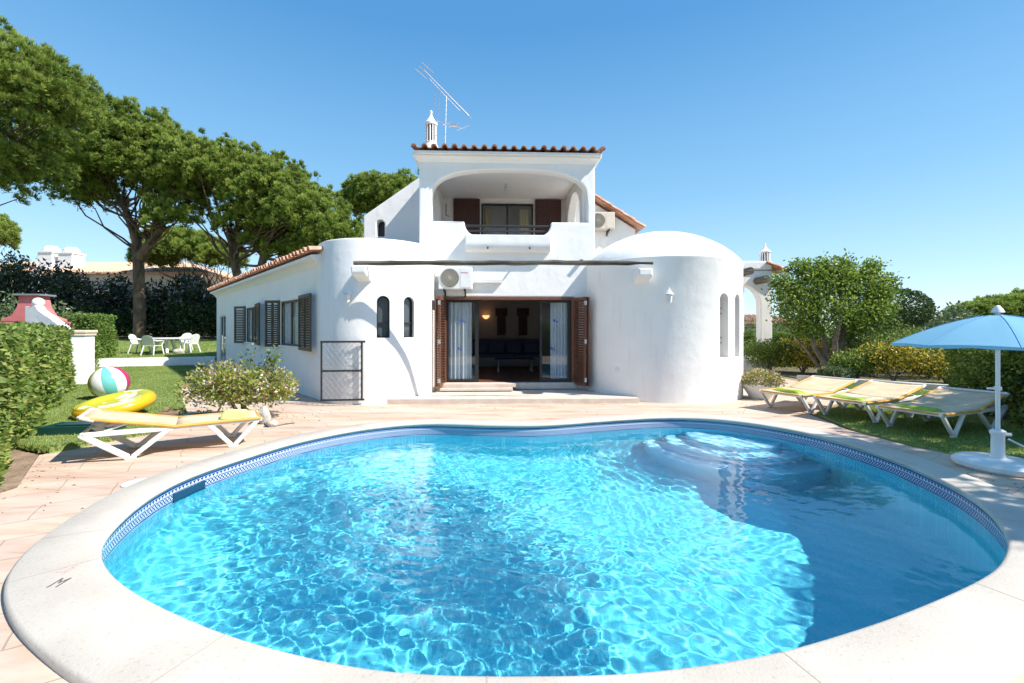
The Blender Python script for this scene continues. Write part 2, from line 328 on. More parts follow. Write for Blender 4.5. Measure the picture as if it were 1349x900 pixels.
def leaves(name, P, N, length, width, m, parent=None, bias=.8, rnd=None, droop=0):
    """one leaf (diamond with a fold) per point P, leaning to N"""
    n = len(P); d = unit(N*bias+RNG.normal(size=(n, 3))); d[:, 2] -= droop; d = unit(d)
    s = unit(np.cross(d, RNG.normal(size=(n, 3)))); ln = (length*RNG.uniform(.6, 1.25, n))[:, None]; w = (width*RNG.uniform(.7, 1.2, n))[:, None]
    V = np.empty((n, 4, 3)); V[:, 0] = P; V[:, 1] = P+d*ln*.45+s*w*.5; V[:, 2] = P+d*ln; V[:, 3] = P+d*ln*.45-s*w*.5
    Fc = np.arange(n*4).reshape(n, 4)
    if rnd is None: rnd = RNG.random(n)
    return npmesh(name, V.reshape(-1, 3), Fc, rnd, m, parent)
def tufts(P, N, k, length, width, spread=.75):
    """k needles per tuft point: thin triangles"""
    n = len(P); P = np.repeat(P, k, 0); N = np.repeat(N, k, 0)
    d = unit(N+spread*RNG.normal(size=P.shape)); s = unit(np.cross(d, RNG.normal(size=P.shape)))
    ln = (length*RNG.uniform(.6, 1.2, len(P)))[:, None]
    V = np.empty((len(P), 3, 3)); V[:, 0] = P+s*width*.5; V[:, 1] = P+d*ln; V[:, 2] = P-s*width*.5
    return V.reshape(-1, 3), np.arange(len(P)*3).reshape(-1, 3)
def ell_points(c, r, n, up=-.35, shell=.75):
    d = unit(RNG.normal(size=(n*3, 3))); d = d[d[:, 2] > up][:n]
    rad = shell+(1-shell)*RNG.random((len(d), 1))
    return np.array(c)+d*np.array(r)*rad, d

# ---------------------------------------------------------------- pool shape
def catmull(P, n):
    out = []; m = len(P)
    for i in range(m):
        p0, p1, p2, p3 = P[i-1], P[i], P[(i+1) % m], P[(i+2) % m]
        for k in range(n):
            t = k/n; out.append(.5*((2*p1)+(p2-p0)*t+(2*p0-5*p1+4*p2-p3)*t*t+(3*p1-p0-3*p2+p3)*t**3))
    return out
COPZ = .05
inner_px = [(133, 722), (157, 687), (200, 652), (253, 625), (330, 599), (400, 579), (480, 564), (560, 557), (640, 559), (715, 559), (800, 553), (880, 549), (960, 553), (1060, 569), (1150, 594), (1235, 629), (1290, 662), (1325, 702), (1322, 735), (1290, 762), (1200, 802), (1100, 836), (1000, 862), (850, 883), (700, 888), (550, 885), (430, 869), (300, 834), (200, 791), (147, 755)]
ctrl = [G(x, y, COPZ).xy for x, y in inner_px]
ring = catmull([Vector((p.x, p.y)) for p in ctrl], 8)
for _ in range(3): ring = [(ring[i-1]+ring[i]*2+ring[(i+1) % len(ring)])/4 for i in range(len(ring))]
def offset(rg, d):
    out = []; n = len(rg); area = sum(rg[i-1].x*rg[i].y-rg[i].x*rg[i-1].y for i in range(n)); sg = 1 if area > 0 else -1
    for i in range(n):
        t = (rg[(i+2) % n]-rg[i-2]).normalized(); nrm = Vector((t.y, -t.x))*sg; dd = d(rg[i]) if callable(d) else d; out.append(rg[i]+nrm*dd)
    return out
def copw(p): return .36+.1*max(0, min(1, (6-p.y)/3.5))
outer = offset(ring, copw); wall = offset(ring, .03); mid = offset(ring, .2)
outer = [outer[i] for i in range(len(outer))]
WZ = -.15
def t2(l): return [(p.x, p.y) for p in l]

# ---------------------------------------------------------------- the setting
g = MB(); g.slab([(-3000, -3000), (3000, -3000), (3000, 3000), (-3000, 3000)], [t2(mid)], lambda a, b: (a, b, -.03), (0, 0, -.001))
o = g.build('ground', mat('dry_ground', (.24, .2, .12), 1, (.3, .27, .15), .4, .3, 5), fix=False); tag(o, kind='structure')
g = MB(); pav = [(-5.2, -4), (12, -4), (12, 5.3), (6.6, 5.45), (5.75, 5.75), (5.45, 6.2), (5.35, 7.3), (5.6, 8.6), (7.4, 10.2), (8.8, 14), (9.5, 24), (-12.7, 24), (-13.2, 19.6), (-8.6, 11.6), (-5.25, 7.5), (-6.02, 5.8), (-5.0, 4.6)]
g.slab(pav, [t2(mid)], lambda a, b: (a, b, 0), (0, 0, -.025)); tag(g.build('terrace_paving', M_PAV, fix=True), kind='structure')
# left lawn slab (lower) with its turf edge
def zlow(x, y): return .07
lawnL = [(-5.95, 5.86), (-5.3, 7.5), (-8.55, 11.7), (-13.1, 19.4), (-17.3, 18.0), (-11.9, 11.9), (-7.0, 6.3)]
g = MB(); g.slab(lawnL, [], lambda a, b: (a, b, .08), (0, 0, -.1)); tag(g.build('lower_lawn', M_LAWN), kind='structure')
g = MB(); zz = lambda y: .33+.05*(y-19.5)
xs = [-60, -40, -25, -17.5, -13.3, 5]; ys = {0: 14, 1: 14, 2: 16, 3: 18.3, 4: 20.2, 5: 22}
vs_ = []; fs_ = []; rows = [0, .15, .4, 1]
for j, tt in enumerate(rows):
    for i, x in enumerate(xs):
        y = ys[i]+(33-ys[i])*tt; vs_.append((x, y, zz(y) if y > 16 else .2))
for j in range(3):
    for i in range(5): a = j*6+i; fs_.append((a, a+1, a+7, a+6))
tag(g.add(vs_, fs_).build('upper_lawn', mat('upper_lawn_ground', (.19, .25, .06), .95, (.29, .34, .1), 1.0, .8, 60, detail=8)), kind='structure')
g = MB(); g.add([(-60, 33, 1.005), (5, 33, 1.005), (5, 90, 1.2), (-60, 90, 1.2)], [(0, 1, 2, 3)]); tag(g.build('terrain', M_SOIL), kind='structure')
g = MB(); g.slab([(5.6, 5.85), (6.7, 5.6), (14, 5.4), (16, 12), (11.5, 11.4), (9.6, 13.2), (8.9, 13.6), (7.5, 10.0), (5.75, 8.6), (5.45, 7.3), (5.5, 6.3)], [], lambda a, b: (a, b, .012), (0, 0, -.03))
tag(g.build('side_lawn', M_LAWN), kind='structure')
g = MB(); g.slab([(-5.2, 4.0), (-5.02, 4.62), (-6.03, 5.8), (-7.05, 6.3), (-11.9, 11.9), (-17, 17.9), (-22, 18), (-9, 2)], [], lambda a, b: (a, b, .004), (0, 0, -.03)); tag(g.build('soil_bed', M_SOIL), kind='structure')
g = MB(); g.slab([(9.4, 13.9), (11.9, 11.5), (40, 12), (60, 45), (10, 45), (9.3, 20)], [], lambda a, b: (a, b, .006), (0, 0, -.03)); tag(g.build('garden_bed', mat('garden_bed_soil', (.09, .085, .04), 1, (.16, .13, .07), 3, .7, 20)), kind='structure')

def in_poly(P, poly):
    x, y = P[:, 0], P[:, 1]; ins = np.zeros(len(P), bool); n = len(poly)
    for i in range(n):
        x1, y1 = poly[i]; x2, y2 = poly[i-1]
        c = ((y1 > y) != (y2 > y)) & (x < (x2-x1)*(y-y1)/((y2-y1) or 1e-9)+x1); ins ^= c
    return ins
def grass(name, poly, dens, h, zf, ymax=99, label=None):
    a = np.array(poly); lo_, hi_ = a.min(0), a.max(0); hi_[1] = min(hi_[1], ymax); n = int(dens*np.prod(hi_-lo_))
    P = lo_+RNG.random((n, 2))*(hi_-lo_); P = P[in_poly(P, poly)]; P3 = np.c_[P, zf(P)]
    N = np.tile([0, 0, 1.], (len(P3), 1)); V, Fc = tufts(P3, N, 2, h, h*.28, .45)
    pt = np.sin(P[:, 0]*2.1+np.sin(P[:, 1]*1.7))*np.sin(P[:, 1]*1.4+.7)*.18
    rn = np.clip(np.repeat(RNG.random(len(P3))*.8+.1+pt, 2), 0, 1)
    o = npmesh(name, V, Fc, rn, L_GRASS); return tag(o, label, 'grass', kind='stuff')
grass('grass', lawnL, 1100, .035, lambda P: np.full(len(P), .08), 99, 'short green turf of the lower lawn beside the clipped hedge')
grass('grass', [(-6.03, 5.8), (-5.3, 7.45), (-5.24, 7.5), (-5.97, 5.8)], 9000, .05, lambda P: .02+.06*RNG.random(len(P)), 99, 'overhanging turf edge by the lone lounger')
grass('grass', [(-7.0, 6.24), (-6.02, 5.8), (-5.98, 5.87), (-7.0, 6.32)], 9000, .05, lambda P: .02+.06*RNG.random(len(P)), 99, 'overhanging turf edge in front of the green trough')
grass('grass', [(5.6, 5.85), (6.7, 5.6), (9.5, 5.5), (11, 11.3), (9.6, 13.2), (8.9, 13.6), (7.5, 10.0), (5.75, 8.6), (5.45, 7.3), (5.5, 6.3)], 1500, .04, lambda P: np.full(len(P), .012), 99, 'short turf under the row of sun loungers')
grass('grass', [(-26, 16.5), (-17.5, 18.4), (-13.4, 20.3), (-12, 30), (-30, 30)], 260, .06, lambda P: .33+.05*(P[:, 1]-19.5), 99, 'mown turf of the upper lawn round the white garden table')

P = []
for (xa, ya, xb, yb, k, sp) in ((-5.1, 4.4, -6.0, 5.6, 90, .3), (-5.0, 2.5, -4.6, 4.5, 50, .4), (5.0, 4.2, 6.2, 5.4, 150, .5), (4.5, 9, 5.5, 9.8, 40, .5), (-5, 7.6, -3.6, 8.6, 70, .4), (-3, 9.4, 2.5, 9.6, 50, .25), (-6, 5, 6, 9, 60, 1.5)):
    u_ = RNG.random(k); P.append(np.c_[xa+(xb-xa)*u_+RNG.normal(size=k)*sp, ya+(yb-ya)*u_+RNG.normal(size=k)*sp*.6, np.full(k, .004)])
P = np.concatenate(P); P = P[~in_poly(P, t2(offset(outer, .02)))]
tag(leaves('fallen_leaves', P, np.tile([0, 0, .0], (len(P), 1))+RNG.normal(size=(len(P), 3))*[1, 1, .02], .035, .014, leafmat('dry_leaf', [(0, (.12, .06, .02)), (1, (.3, .2, .06))], .1), bias=30), 'small dry leaves and needles scattered over the pink paving', 'leaves', kind='stuff')
# ---------------------------------------------------------------- swimming pool
pool = thing('swimming_pool', 'kidney shaped blue pool with cream stone rim in front of the white villa', 'swimming pool', (0, 5, 0))
b = MB(); n = len(ring)
prof = [(wall, -.0), (wall, -.25), (offset(wall, -.03), -.12), (offset(wall, -.12), -.04), (offset(wall, -.28), 0)]
FLZ = lambda x: -1.32-.1*x
vs_ = []; fs_ = []
for q_, (lp, z) in enumerate(prof): vs_ += [(p.x, p.y, z if q_ == 0 else FLZ(p.x)-z) for p in lp]
for j in range(len(prof)-1):
    for i in range(n): k = (i+1) % n; fs_.append((j*n+i, j*n+k, (j+1)*n+k, (j+1)*n+i))
b.add(vs_, fs_, True); fl = prof[-1][0]; tri = tessellate_polygon([[Vector((p.x, p.y, 0)) for p in fl]])
b.add([(p.x, p.y, FLZ(p.x)) for p in fl], [tuple(t) for t in tri], True)
basin = b.build('basin', M_BASIN, pool, fix=True); basin.cycles.is_caustics_receiver = True
b = MB(); vs_ = []; fs_ = []
cp = [(wall, -.028), (wall, -.001), (ring, .012), (offset(ring, -.004), .03), (offset(ring, .008), .045), (offset(ring, .025), COPZ), (offset(outer, -.02), COPZ), (outer, .035), (offset(outer, .002), -.02)]
for lp, z in cp: vs_ += [(p.x, p.y, z) for p in lp]
for j in range(len(cp)-1):
    for i in range(n): k = (i+1) % n; fs_.append((j*n+i, j*n+k, (j+1)*n+k, (j+1)*n+i))
b.add(vs_, fs_, True); b.build('coping', M_COP, pool, sharp=60)
for i in range(6, n, n//11):                      # joints between the rim stones
    a_, c_ = offset(ring, .012)[i], offset(outer, -.012)[i]; d_ = (c_-a_).normalized(); p_ = Vector((-d_.y, d_.x))*.0022; b = MB()
    b.add([(a_.x+p_.x, a_.y+p_.y, COPZ+.0012), (c_.x+p_.x, c_.y+p_.y, COPZ+.0012), (c_.x-p_.x, c_.y-p_.y, COPZ+.0012), (a_.x-p_.x, a_.y-p_.y, COPZ+.0012)], [(0, 1, 2, 3)]); b.build('joint', mat('joint_mortar', (.42, .37, .31), .95), pool)
# tile band with uv
bd = offset(wall, -.005); u = [0]
for i in range(n): u.append(u[-1]+(bd[(i+1) % n]-bd[i]).length)
me = bpy.data.meshes.new('tile_band'); vs_ = []; fs_ = []
SK0, SK1 = None, None
for i in range(n+1):
    p = bd[i % n]; vs_ += [(p.x, p.y, -.185), (p.x, p.y, -.006)]
skc = G(232, 648, -.1); ski = min(range(n), key=lambda i: (bd[i]-skc.xy).length); SKIP = {ski-1, ski, ski+1}
for i in range(n): fs_.append((2*i, 2*i+2, 2*i+3, 2*i+1))
me.from_pydata(vs_, [], fs_); uvl = me.uv_layers.new(name='UVMap')
for f in me.polygons:
    for li in f.loop_indices:
        vi = me.loops[li].vertex_index; uvl.data[li].uv = (u[vi//2], (vi % 2))
me.shade_smooth(); tb = link('tile_band', me, M_BAND, pool); tb.cycles.is_caustics_receiver = True
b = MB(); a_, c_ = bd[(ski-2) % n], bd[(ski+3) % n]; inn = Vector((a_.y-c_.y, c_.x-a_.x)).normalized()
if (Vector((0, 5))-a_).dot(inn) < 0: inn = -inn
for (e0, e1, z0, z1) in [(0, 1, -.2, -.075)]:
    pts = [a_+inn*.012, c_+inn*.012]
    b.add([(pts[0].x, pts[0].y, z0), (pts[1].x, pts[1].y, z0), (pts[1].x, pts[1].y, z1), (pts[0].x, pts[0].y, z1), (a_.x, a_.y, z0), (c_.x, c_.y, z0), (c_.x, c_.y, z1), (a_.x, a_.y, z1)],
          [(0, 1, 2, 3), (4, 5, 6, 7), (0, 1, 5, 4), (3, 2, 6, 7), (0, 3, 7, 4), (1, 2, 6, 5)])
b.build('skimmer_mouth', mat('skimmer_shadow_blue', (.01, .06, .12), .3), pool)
b = MB(); sc = Vector((3.75, 7.75))
for rr, z in ((.75, -.42), (1.1, -.72), (1.45, -1.02)):
    pr = [(0, z), (rr-.03, z), (rr, z-.03), (rr, z-1.2), (0, z-1.2)]; b.lathe(pr, (sc.x, sc.y, 0), 40)
st = b.build('steps', mat('pale_blue_steps', (.3, .62, .8), .5), pool); st.cycles.is_caustics_receiver = True
b = MB(); b.lathe([(0, 0), (.045, 0), (.06, -.006), (.06, -.02)], (0, 0, 0), 20)
lid = MB(Matrix.Identity(4)); p = G(182, 637, 0); lid.lathe([(0, .016), (.13, .016), (.14, .01), (.14, -.01)], (p.x, p.y, 0), 28)
tag(lid.build('skimmer_lid', M_WHITE), 'round white plastic skimmer lid set in the paving at the left rim of the pool', 'cover')
# depth mark
def text_mesh(s, size, loc, rz, m, name, parent=None, tilt=0, sx=1):
    cu = bpy.data.curves.new('t', 'FONT'); cu.body = s; cu.size = size; cu.extrude = .001; cu.align_x = 'CENTER'; to = bpy.data.objects.new('t', cu); COL.objects.link(to)
    bpy.context.view_layer.update(); me = bpy.data.meshes.new_from_object(to.evaluated_get(bpy.context.evaluated_depsgraph_get())); bpy.data.objects.remove(to)
    me.transform(Matrix.Translation(loc) @ Matrix.Rotation(rz, 4, 'Z') @ Matrix.Rotation(tilt, 4, 'X') @ Matrix.Diagonal((sx, 1, 1, 1))); me.materials.clear(); return link(name, me, m, parent)
text_mesh('M', .15, (-2.765, 2.735, .0515), R(4), mat('faded_black_paint', (.13, .12, .11), .9), 'depth_marking', pool, sx=.6)
text_mesh('1.0', .1, (-2.875, 2.9, .0515), R(4), mat('faded_red_paint', (.5, .35, .3), .9), 'depth_marking', pool, sx=.7)
# water
x0, y0 = min(p.x for p in wall)-.05, min(p.y for p in wall)-.05; x1, y1 = max(p.x for p in wall)+.05, max(p.y for p in wall)+.05
st_ = .017; X, Y = np.meshgrid(np.arange(x0, x1, st_), np.arange(y0, y1, st_)); Z = np.zeros_like(X); wr = np.random.default_rng(5)
cen = np.exp(-(((X-.3)/2.2)**2+((Y-4.3)/1.6)**2))
jx, jy = 3.3, 6.9; D = np.hypot(X-jx, (Y-jy)); jet = np.exp(-(D/.8)**2)
WX = X+.12*np.sin(1.7*Y+.4)+.08*np.sin(2.9*X+1.1*Y); WY = Y+.1*np.sin(2.1*X+1)+.07*np.sin(3.3*Y-X)
for k in range(110):
    lam = math.exp(wr.uniform(math.log(.085), math.log(.9))); a = wr.normal(-2.0, .75) if wr.random() < .7 else wr.uniform(0, 2*PI); ph = wr.uniform(0, 6.28)
    amp = .00125*lam**1.15*(1.15 if lam > .3 else 2.0)
    mod = (.85+.8*cen) if lam < .3 else (1-.15*cen); mod = mod*(.55+.45*np.sin(.8*WX+ph)*np.sin(.9*WY-ph))*(1-.5/(1+np.exp(-(X-1.3)*2.2)))
    kx, ky = math.cos(a)*6.283/lam, math.sin(a)*6.283/lam; q = kx*WX+ky*WY+ph
    Z += amp*mod*(np.sin(q)+.2*np.cos(2*q))
Z += jet*(.006*np.sin(D*26)+.004*np.sin(X*31+Y*17))
ny, nx = X.shape; idx = np.arange(nx*ny).reshape(ny, nx); Q = np.stack([idx[:-1, :-1], idx[:-1, 1:], idx[1:, 1:], idx[1:, :-1]], -1).reshape(-1, 4)
Vw = np.stack([X, Y, Z+WZ], -1).reshape(-1, 3); wp = t2(offset(wall, .03)); keep = in_poly(Vw[Q].mean(1), wp); Q = Q[keep]
used, inv = np.unique(Q, return_inverse=True); Vw = Vw[used]; Q = inv.reshape(-1, 4)
water = npmesh('pool_water', Vw, Q, np.zeros(len(Q)), M_WATER); water.data.shade_smooth(); water.cycles.is_caustics_caster = True; tag(water, kind='structure')

# ---------------------------------------------------------------- villa
TH = R(2.5); FY = 11.3
villa = thing('villa', 'white stucco villa with round towers, arched balcony and terracotta eaves beyond the pool', 'house', (0, FY, 0), TH)
VM = TR(0, FY, 0, TH)
def vb(): return MB(VM)
def xz(y): return lambda a, c: (a, y, c)
# front wall: ground-floor doorway and balcony opening
def basket(x0, x1, z0, z1, dipx0, dipx1, dipz):
    pts = [(x0, z0), (dipx0-.0, z0)]
    for k in range(1, 8): t = k/8; pts.append((dipx0+.28*(1-math.cos(t*PI/2)), z0-(z0-dipz)*math.sin(t*PI/2)))
    pts += [(dipx0+.34, dipz), (dipx1-.34, dipz)]
    for k in range(7, 0, -1): t = k/8; pts.append((dipx1-.28*(1-math.cos(t*PI/2)), z0-(z0-dipz)*math.sin(t*PI/2)))
    pts += [(dipx1, z0), (x1, z0)]
    cx, rx, n2 = (x0+x1)/2, (x1-x0)/2, 22; hh = .75
    for k in range(n2+1):
        a = PI*k/n2; c, s_ = math.cos(a), math.sin(a); e = .72
        pts.append((cx+rx*math.copysign(abs(c)**e, c), z1-hh+hh*s_**e))
    return pts
WL, WR_, WT = -2.29, 2.08, 5.8
door_h = [(-1.69, .28), (1.55, .28), (1.55, 2.4), (-1.69, 2.4)]
b = vb(); b.slab([(WL, 0), (WR_, 0), (WR_, WT), (WL, WT)], [door_h, basket(-1.98, 1.89, 4.27, 5.57, -1.18, .98, 3.93)], xz(0), (0, .3, 0))
b.build('front_wall', M_ST, villa, bevel=.035, seg=3)
b = vb()   # parapet trough under the balcony opening
N_ = 8; sec = [(0, 3.50), (-.08, 3.5)]+[(-.08-.14*math.sin(k*PI/2/N_), 3.72-.22*math.cos(k*PI/2/N_)) for k in range(1, N_+1)]+[(-.22, 3.9), (-.02, 3.925), (0, 3.925)]
vs_ = [(x, y, z) for x in (-1.14, .94) for (y, z) in sec]; k = len(sec)
b.add(vs_, [tuple(range(k)), tuple(range(k, 2*k))]+[(i, (i+1) % k, (i+1) % k+k, i+k) for i in range(k)]); b.build('balcony_trough', M_ST, villa, bevel=.1, seg=5)
# loggia sides, slab, ceiling
b = vb()
for xa in (WL, WR_-.25):
    b.slab([(.301, 3.2), (3.1, 3.2), (3.1, WT), (.301, WT)], [arch(.75, 2.75, 4.27, 5.5, 14, .8)], lambda a, c, xa=xa: (xa, a, c), (.25, 0, 0))
b.each('side_wall', M_ST, villa, bevel=.03)
b = vb(); b.box(WL+.252, WR_-.252, .302, 3.098, 3.2, 3.55); b.build('balcony_floor', M_STEP, villa)
b = vb(); b.box(WL+.252, WR_-.252, .302, 3.098, 5.72, 5.8); b.build('loggia_ceiling', M_ST, villa)
b = vb(); b.tube([(-.1, 1.6, 5.72), (-.1, 1.6, 5.62)], .02); b.sphere((-.1, 1.6, 5.58), .06); b.build('ceiling_lamp', M_METAL, villa)
b = vb(); b.tube([(-1.78, 1.5, 5.1), (-1.78, 1.5, 4.78), (-1.7, 1.5, 4.76)], .012, 6); b.build('hook', M_BLACK, villa)
# upper floor gable block
gp = [(-4.5, 3.2), (4.1, 3.2), (4.1, 4.8), (2.0, 6.1), (1.2, 6.45), (-2.6, 6.5), (-4.5, 5.14)]
b = vb(); b.slab(gp, [[(-.84, 3.56), (.82, 3.56), (.82, 5.6), (-.84, 5.6)], arch(-4.1, -3.85, 4.5, 5.02)], xz(3.1), (0, .3, 0)); b.build('gable_wall', M_ST, villa, bevel=.03)
b = vb(); b.box(-4.5, -4.2, 3.4, 10, 0, 5.1); b.box(3.8, 4.1, 3.4, 10, 0, 4.78); b.box(-4.2, 3.8, 9.7, 10, 0, 4.7); b.each('rear_wall', M_ST, villa)
b = vb(); b.box(-4.2, -2.9, 3.1, 3.4, 0, 3.2); b.box(2.5, 4.1, 3.1, 3.4, 0, 3.2); b.each('lower_wall', M_ST, villa)
b = vb(); b.box(-4.3, -3.9, 3.36, 3.38, 4.4, 5.1); b.build('arched_window', M_BLACK, villa)
# tiles
def tiles(mb, p0, p1, up, length, r=.075, pitch=.235, rowlen=.42, seed=1):
    """barrel tiles: columns along p0->p1, each running up the slope vector"""
    p0, p1, up = Vector(p0), Vector(p1), Vector(up).normalized(); e = (p1-p0); n_ = max(1, round(e.length/pitch)); ed = e.normalized(); nr = ed.cross(up).normalized()
    if nr.z < 0: nr = -nr
    rows_ = max(1, math.ceil(length/rowlen)); rg = random.Random(seed)
    for i in range(n_+1):
        c = p0+ed*(i*e.length/n_)
        for j in range(rows_):
            o_ = rg.uniform(-.008, .008); a = c+up*(j*rowlen+rg.uniform(-.012, .012))+nr*(.02+o_)+ed*o_; q = a+up*(min(rowlen+.06, length-j*rowlen))-nr*.012; vs = []; S_ = 8
            for (cc, rr) in ((a, r*1.1), (q, r*.86)):
                for k in range(S_+1):
                    t = PI*k/S_; vs.append(cc+ed*math.cos(t)*rr+nr*math.sin(t)*rr)
                for k in range(S_+1):
                    t = PI*k/S_; vs.append(cc+ed*math.cos(t)*(rr-.018)+nr*(math.sin(t)*(rr-.018)-.001))
            m_ = S_+1; fs = []
            for k in range(S_):
                fs += [(k, k+1, 2*m_+k+1, 2*m_+k), (m_+k, 3*m_+k, 3*m_+k+1, m_+k+1), (k, m_+k, m_+k+1, k+1)]
            mb.add(vs, fs, True)
        if i < n_:                                   # pan tile between the covers
            c2 = c+ed*(e.length/n_/2); vs = []; S_ = 6
            for cc in (c2+up*.02, c2+up*length):
                for k in range(S_+1):
                    t = PI*k/S_; vs.append(cc+ed*math.cos(t)*r*1.15-nr*math.sin(t)*r*.55+nr*.03)
            mb.add(vs, [(k, k+1, S_+2+k, S_+1+k) for k in range(S_)], True)
def roofpart(mb, m, name='roof'): return mb.build(name, m, villa, fix=False)
b = vb(); tiles(b, (-2.36, -.32, 5.96), (2.2, -.32, 5.96), (0, 1, .2), 2.4, r=.066); tr_ = roofpart(b, M_TILE, 'tower_roof')
b = vb(); b.slab([(-2.36, -.24), (2.2, -.24), (2.2, 3.3), (-2.36, 3.3)], [], lambda a, c: (a, c, 5.93+(c+.3)*.2-.03), (0, 0, -.06)); b.build('roof_deck', M_ST, villa)
b = vb()   # cornice: cavetto under the eave on three sides
pc = [(0, 5.72), (.03, 5.74), (.06, 5.78), (.11, 5.81), (.13, 5.83), (.13, 5.925), (-.1, 5.925), (-.1, 5.72)]
loop = [(WL, 3.0), (WL, 0), (WR_, 0), (WR_, 3.0)]
def off3(d): return [(WL-d, 3.0), (WL-d, -d), (WR_+d, -d), (WR_+d, 3.0)]
vs_ = []; fs_ = []
for d, z in pc: vs_ += [(x, y, z) for x, y in off3(d)]
for j in range(len(pc)-1):
    for i in range(3): fs_.append((j*4+i, j*4+i+1, (j+1)*4+i+1, (j+1)*4+i))
b.add(vs_, fs_); b.build('cornice', M_ST, villa)
# right slope of the main roof, tiled
b = vb(); sl = Vector((-2.2, 0, 1.36)); tiles(b, (4.3, 2.85, 4.78), (4.3, 6.8, 4.78), sl, 2.75); roofpart(b, M_TILE, 'main_roof_tiles')
b = vb(); b.slab([(-4.5, 5.14), (-2.6, 6.5), (1.2, 6.45), (2.0, 6.12), (4.25, 4.74), (4.25, 4.64), (2.0, 5.9), (1.2, 6.2), (-2.6, 6.3), (-4.5, 4.95)], [], xz(3.42), (0, 6.6, 0)); b.build('main_roof', M_ST, villa)
# chimney (child of the roof) in the Algarve manner
def algarve_chimney(M, k, name, parent, m=M_ST):
    b = MB(M); b.lathe([(0, 0), (.2, 0), (.2, .25), (.16, .3), (.165, .33), (.145, .34), (0, .34)], seg=24)
    b.lathe([(0, .66), (.17, .66), (.175, .7), (.12, .74), (.07, .8), (.035, .85), (.03, .88), (0, .88)], seg=24); b.sphere((0, 0, .91), .04, 10)
    for i in range(12):
        t = 2*PI*i/12; b.tube([(.135*math.cos(t), .135*math.sin(t), .33), (.135*math.cos(t), .135*math.sin(t), .665)], .02, 6)
    o = b.build(name, m, parent); c = MB(M); c.lathe([(.1, .34), (.1, .66)], seg=16); ob = c.build('chimney_flue', M_BLACK, o); return o
algarve_chimney(TR(-2.17, 12.2, 6.12) @ Matrix.Diagonal((1.0, 1.0, 1.42, 1)), 1, 'chimney', tr_)
# balcony door, shutters, rail
b = vb()
for (xa, xb, za, zb) in ((-.84, .82, 5.54, 5.6), (-.84, .82, 3.56, 3.62), (-.84, -.78, 3.62, 5.54), (.76, .82, 3.62, 5.54), (-.04, .02, 3.62, 5.54)): b.box(xa, xb, 3.2, 3.26, za, zb)
bdoor = b.build('balcony_door', M_ALU, villa)
b = vb(); b.add([(-.78, 3.23, 3.62), (-.04, 3.23, 3.62), (-.04, 3.23, 5.54), (-.78, 3.23, 5.54)], [(0, 1, 2, 3)]); b.add([(.02, 3.22, 3.62), (.76, 3.22, 3.62), (.76, 3.22, 5.54), (.02, 3.22, 5.54)], [(0, 1, 2, 3)]); b.each('pane', M_GLASS, bdoor)
b = vb()
for xa in (-.87, .82): b.box(xa, xa+.03, 3.07, 3.12, 3.5, 5.64)
b.box(-.84, .82, 3.07, 3.12, 5.6, 5.64); b.build('door_trim', M_WHITE, villa)
for sgn, xa, xb in ((-1, -1.7, -.88), (1, .86, 1.68)):
    b = vb(); b.box(xa, xb, 2.98, 3.03, 3.56, 5.68); nsl = 36
    for i in range(2):
        xm = xa+(xb-xa)*i/2
        for j in range(nsl): b.box(xm+.05, xm+(xb-xa)/2-.05, 2.965, 2.985, 3.64+j*.055, 3.64+j*.055+.035)
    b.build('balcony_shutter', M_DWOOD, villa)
b = vb(); b.tube([(-1.3, .12, 4.18), (1.1, .12, 4.18)], .035, 8); b.tube([(-1.12, .12, 4.06), (.92, .12, 4.06)], .028, 8); b.build('railing', M_BLACK, villa)
b = vb()   # drain spouts in the wall
for x in (-.6, .42): b.tube([(x, -.17, 3.6), (x, -.28, 3.56)], .02, 8)
b.tube([(1.72, .05, 3.3), (1.72, -.12, 3.28)], .05, 10); b.each('drain_spout', M_BLACK, villa)
# left tower, right tower
def arch_cutter(cx, cy, ang, r_, w, z0, z1, depth):
    M = Matrix.Translation((cx, cy, 0)) @ Matrix.Rotation(ang, 4, 'Z'); b = MB(M)
    b.slab(arch(-w/2, w/2, z0, z1), [], lambda a, c: (r_+.3, a, c), (-(.3+depth), 0, 0)); return b.build('cutter', None)
LT, LR = (-3.22, 10.99), 1.35; RT, RR = (3.78, 11.75), 1.95
b = MB(); b.lathe([(0, 0), (LR, 0), (LR, 3.5), (LR-.012, 3.53), (LR-.04, 3.545), (0, 3.545)], (LT[0], LT[1], 0), 96)
lt = b.build('round_tower', M_ST, villa, sharp=50); LW = [(-69.5, .27), (-45, .27)]
def W2L(o): bpy.context.view_layer.update()
W2L(0); cut(lt, [arch_cutter(LT[0], LT[1], R(a), LR, w, 1.42, 2.32, .13) for a, w in LW])
b = MB(); hs = 3.17; prof = [(0, 0), (RR, 0), (RR, hs-.05), (RR+.02, hs-.01), (RR+.02, hs+.015)]+[(RR*q, hs+.9*(1-q**2.05)**.8) for q in (.995, .98, .96, .93, .9, .86, .81, .75, .68, .6, .5, .4, .3, .2, .1, .03)]
prof.append((0, hs+.9)); b.lathe(prof, (RT[0], RT[1], 0), 120); rt = b.build('domed_tower', M_ST, villa, sharp=50); RW = [(-62.9, .27), (-46.8, .27)]
W2L(0); cut(rt, [arch_cutter(RT[0], RT[1], R(a), RR, w, .98, 2.4, .28) for a, w in RW])
for o_ in (lt, rt):
    o_.data.shade_smooth(); o_.data.set_sharp_from_angle(angle=R(40))
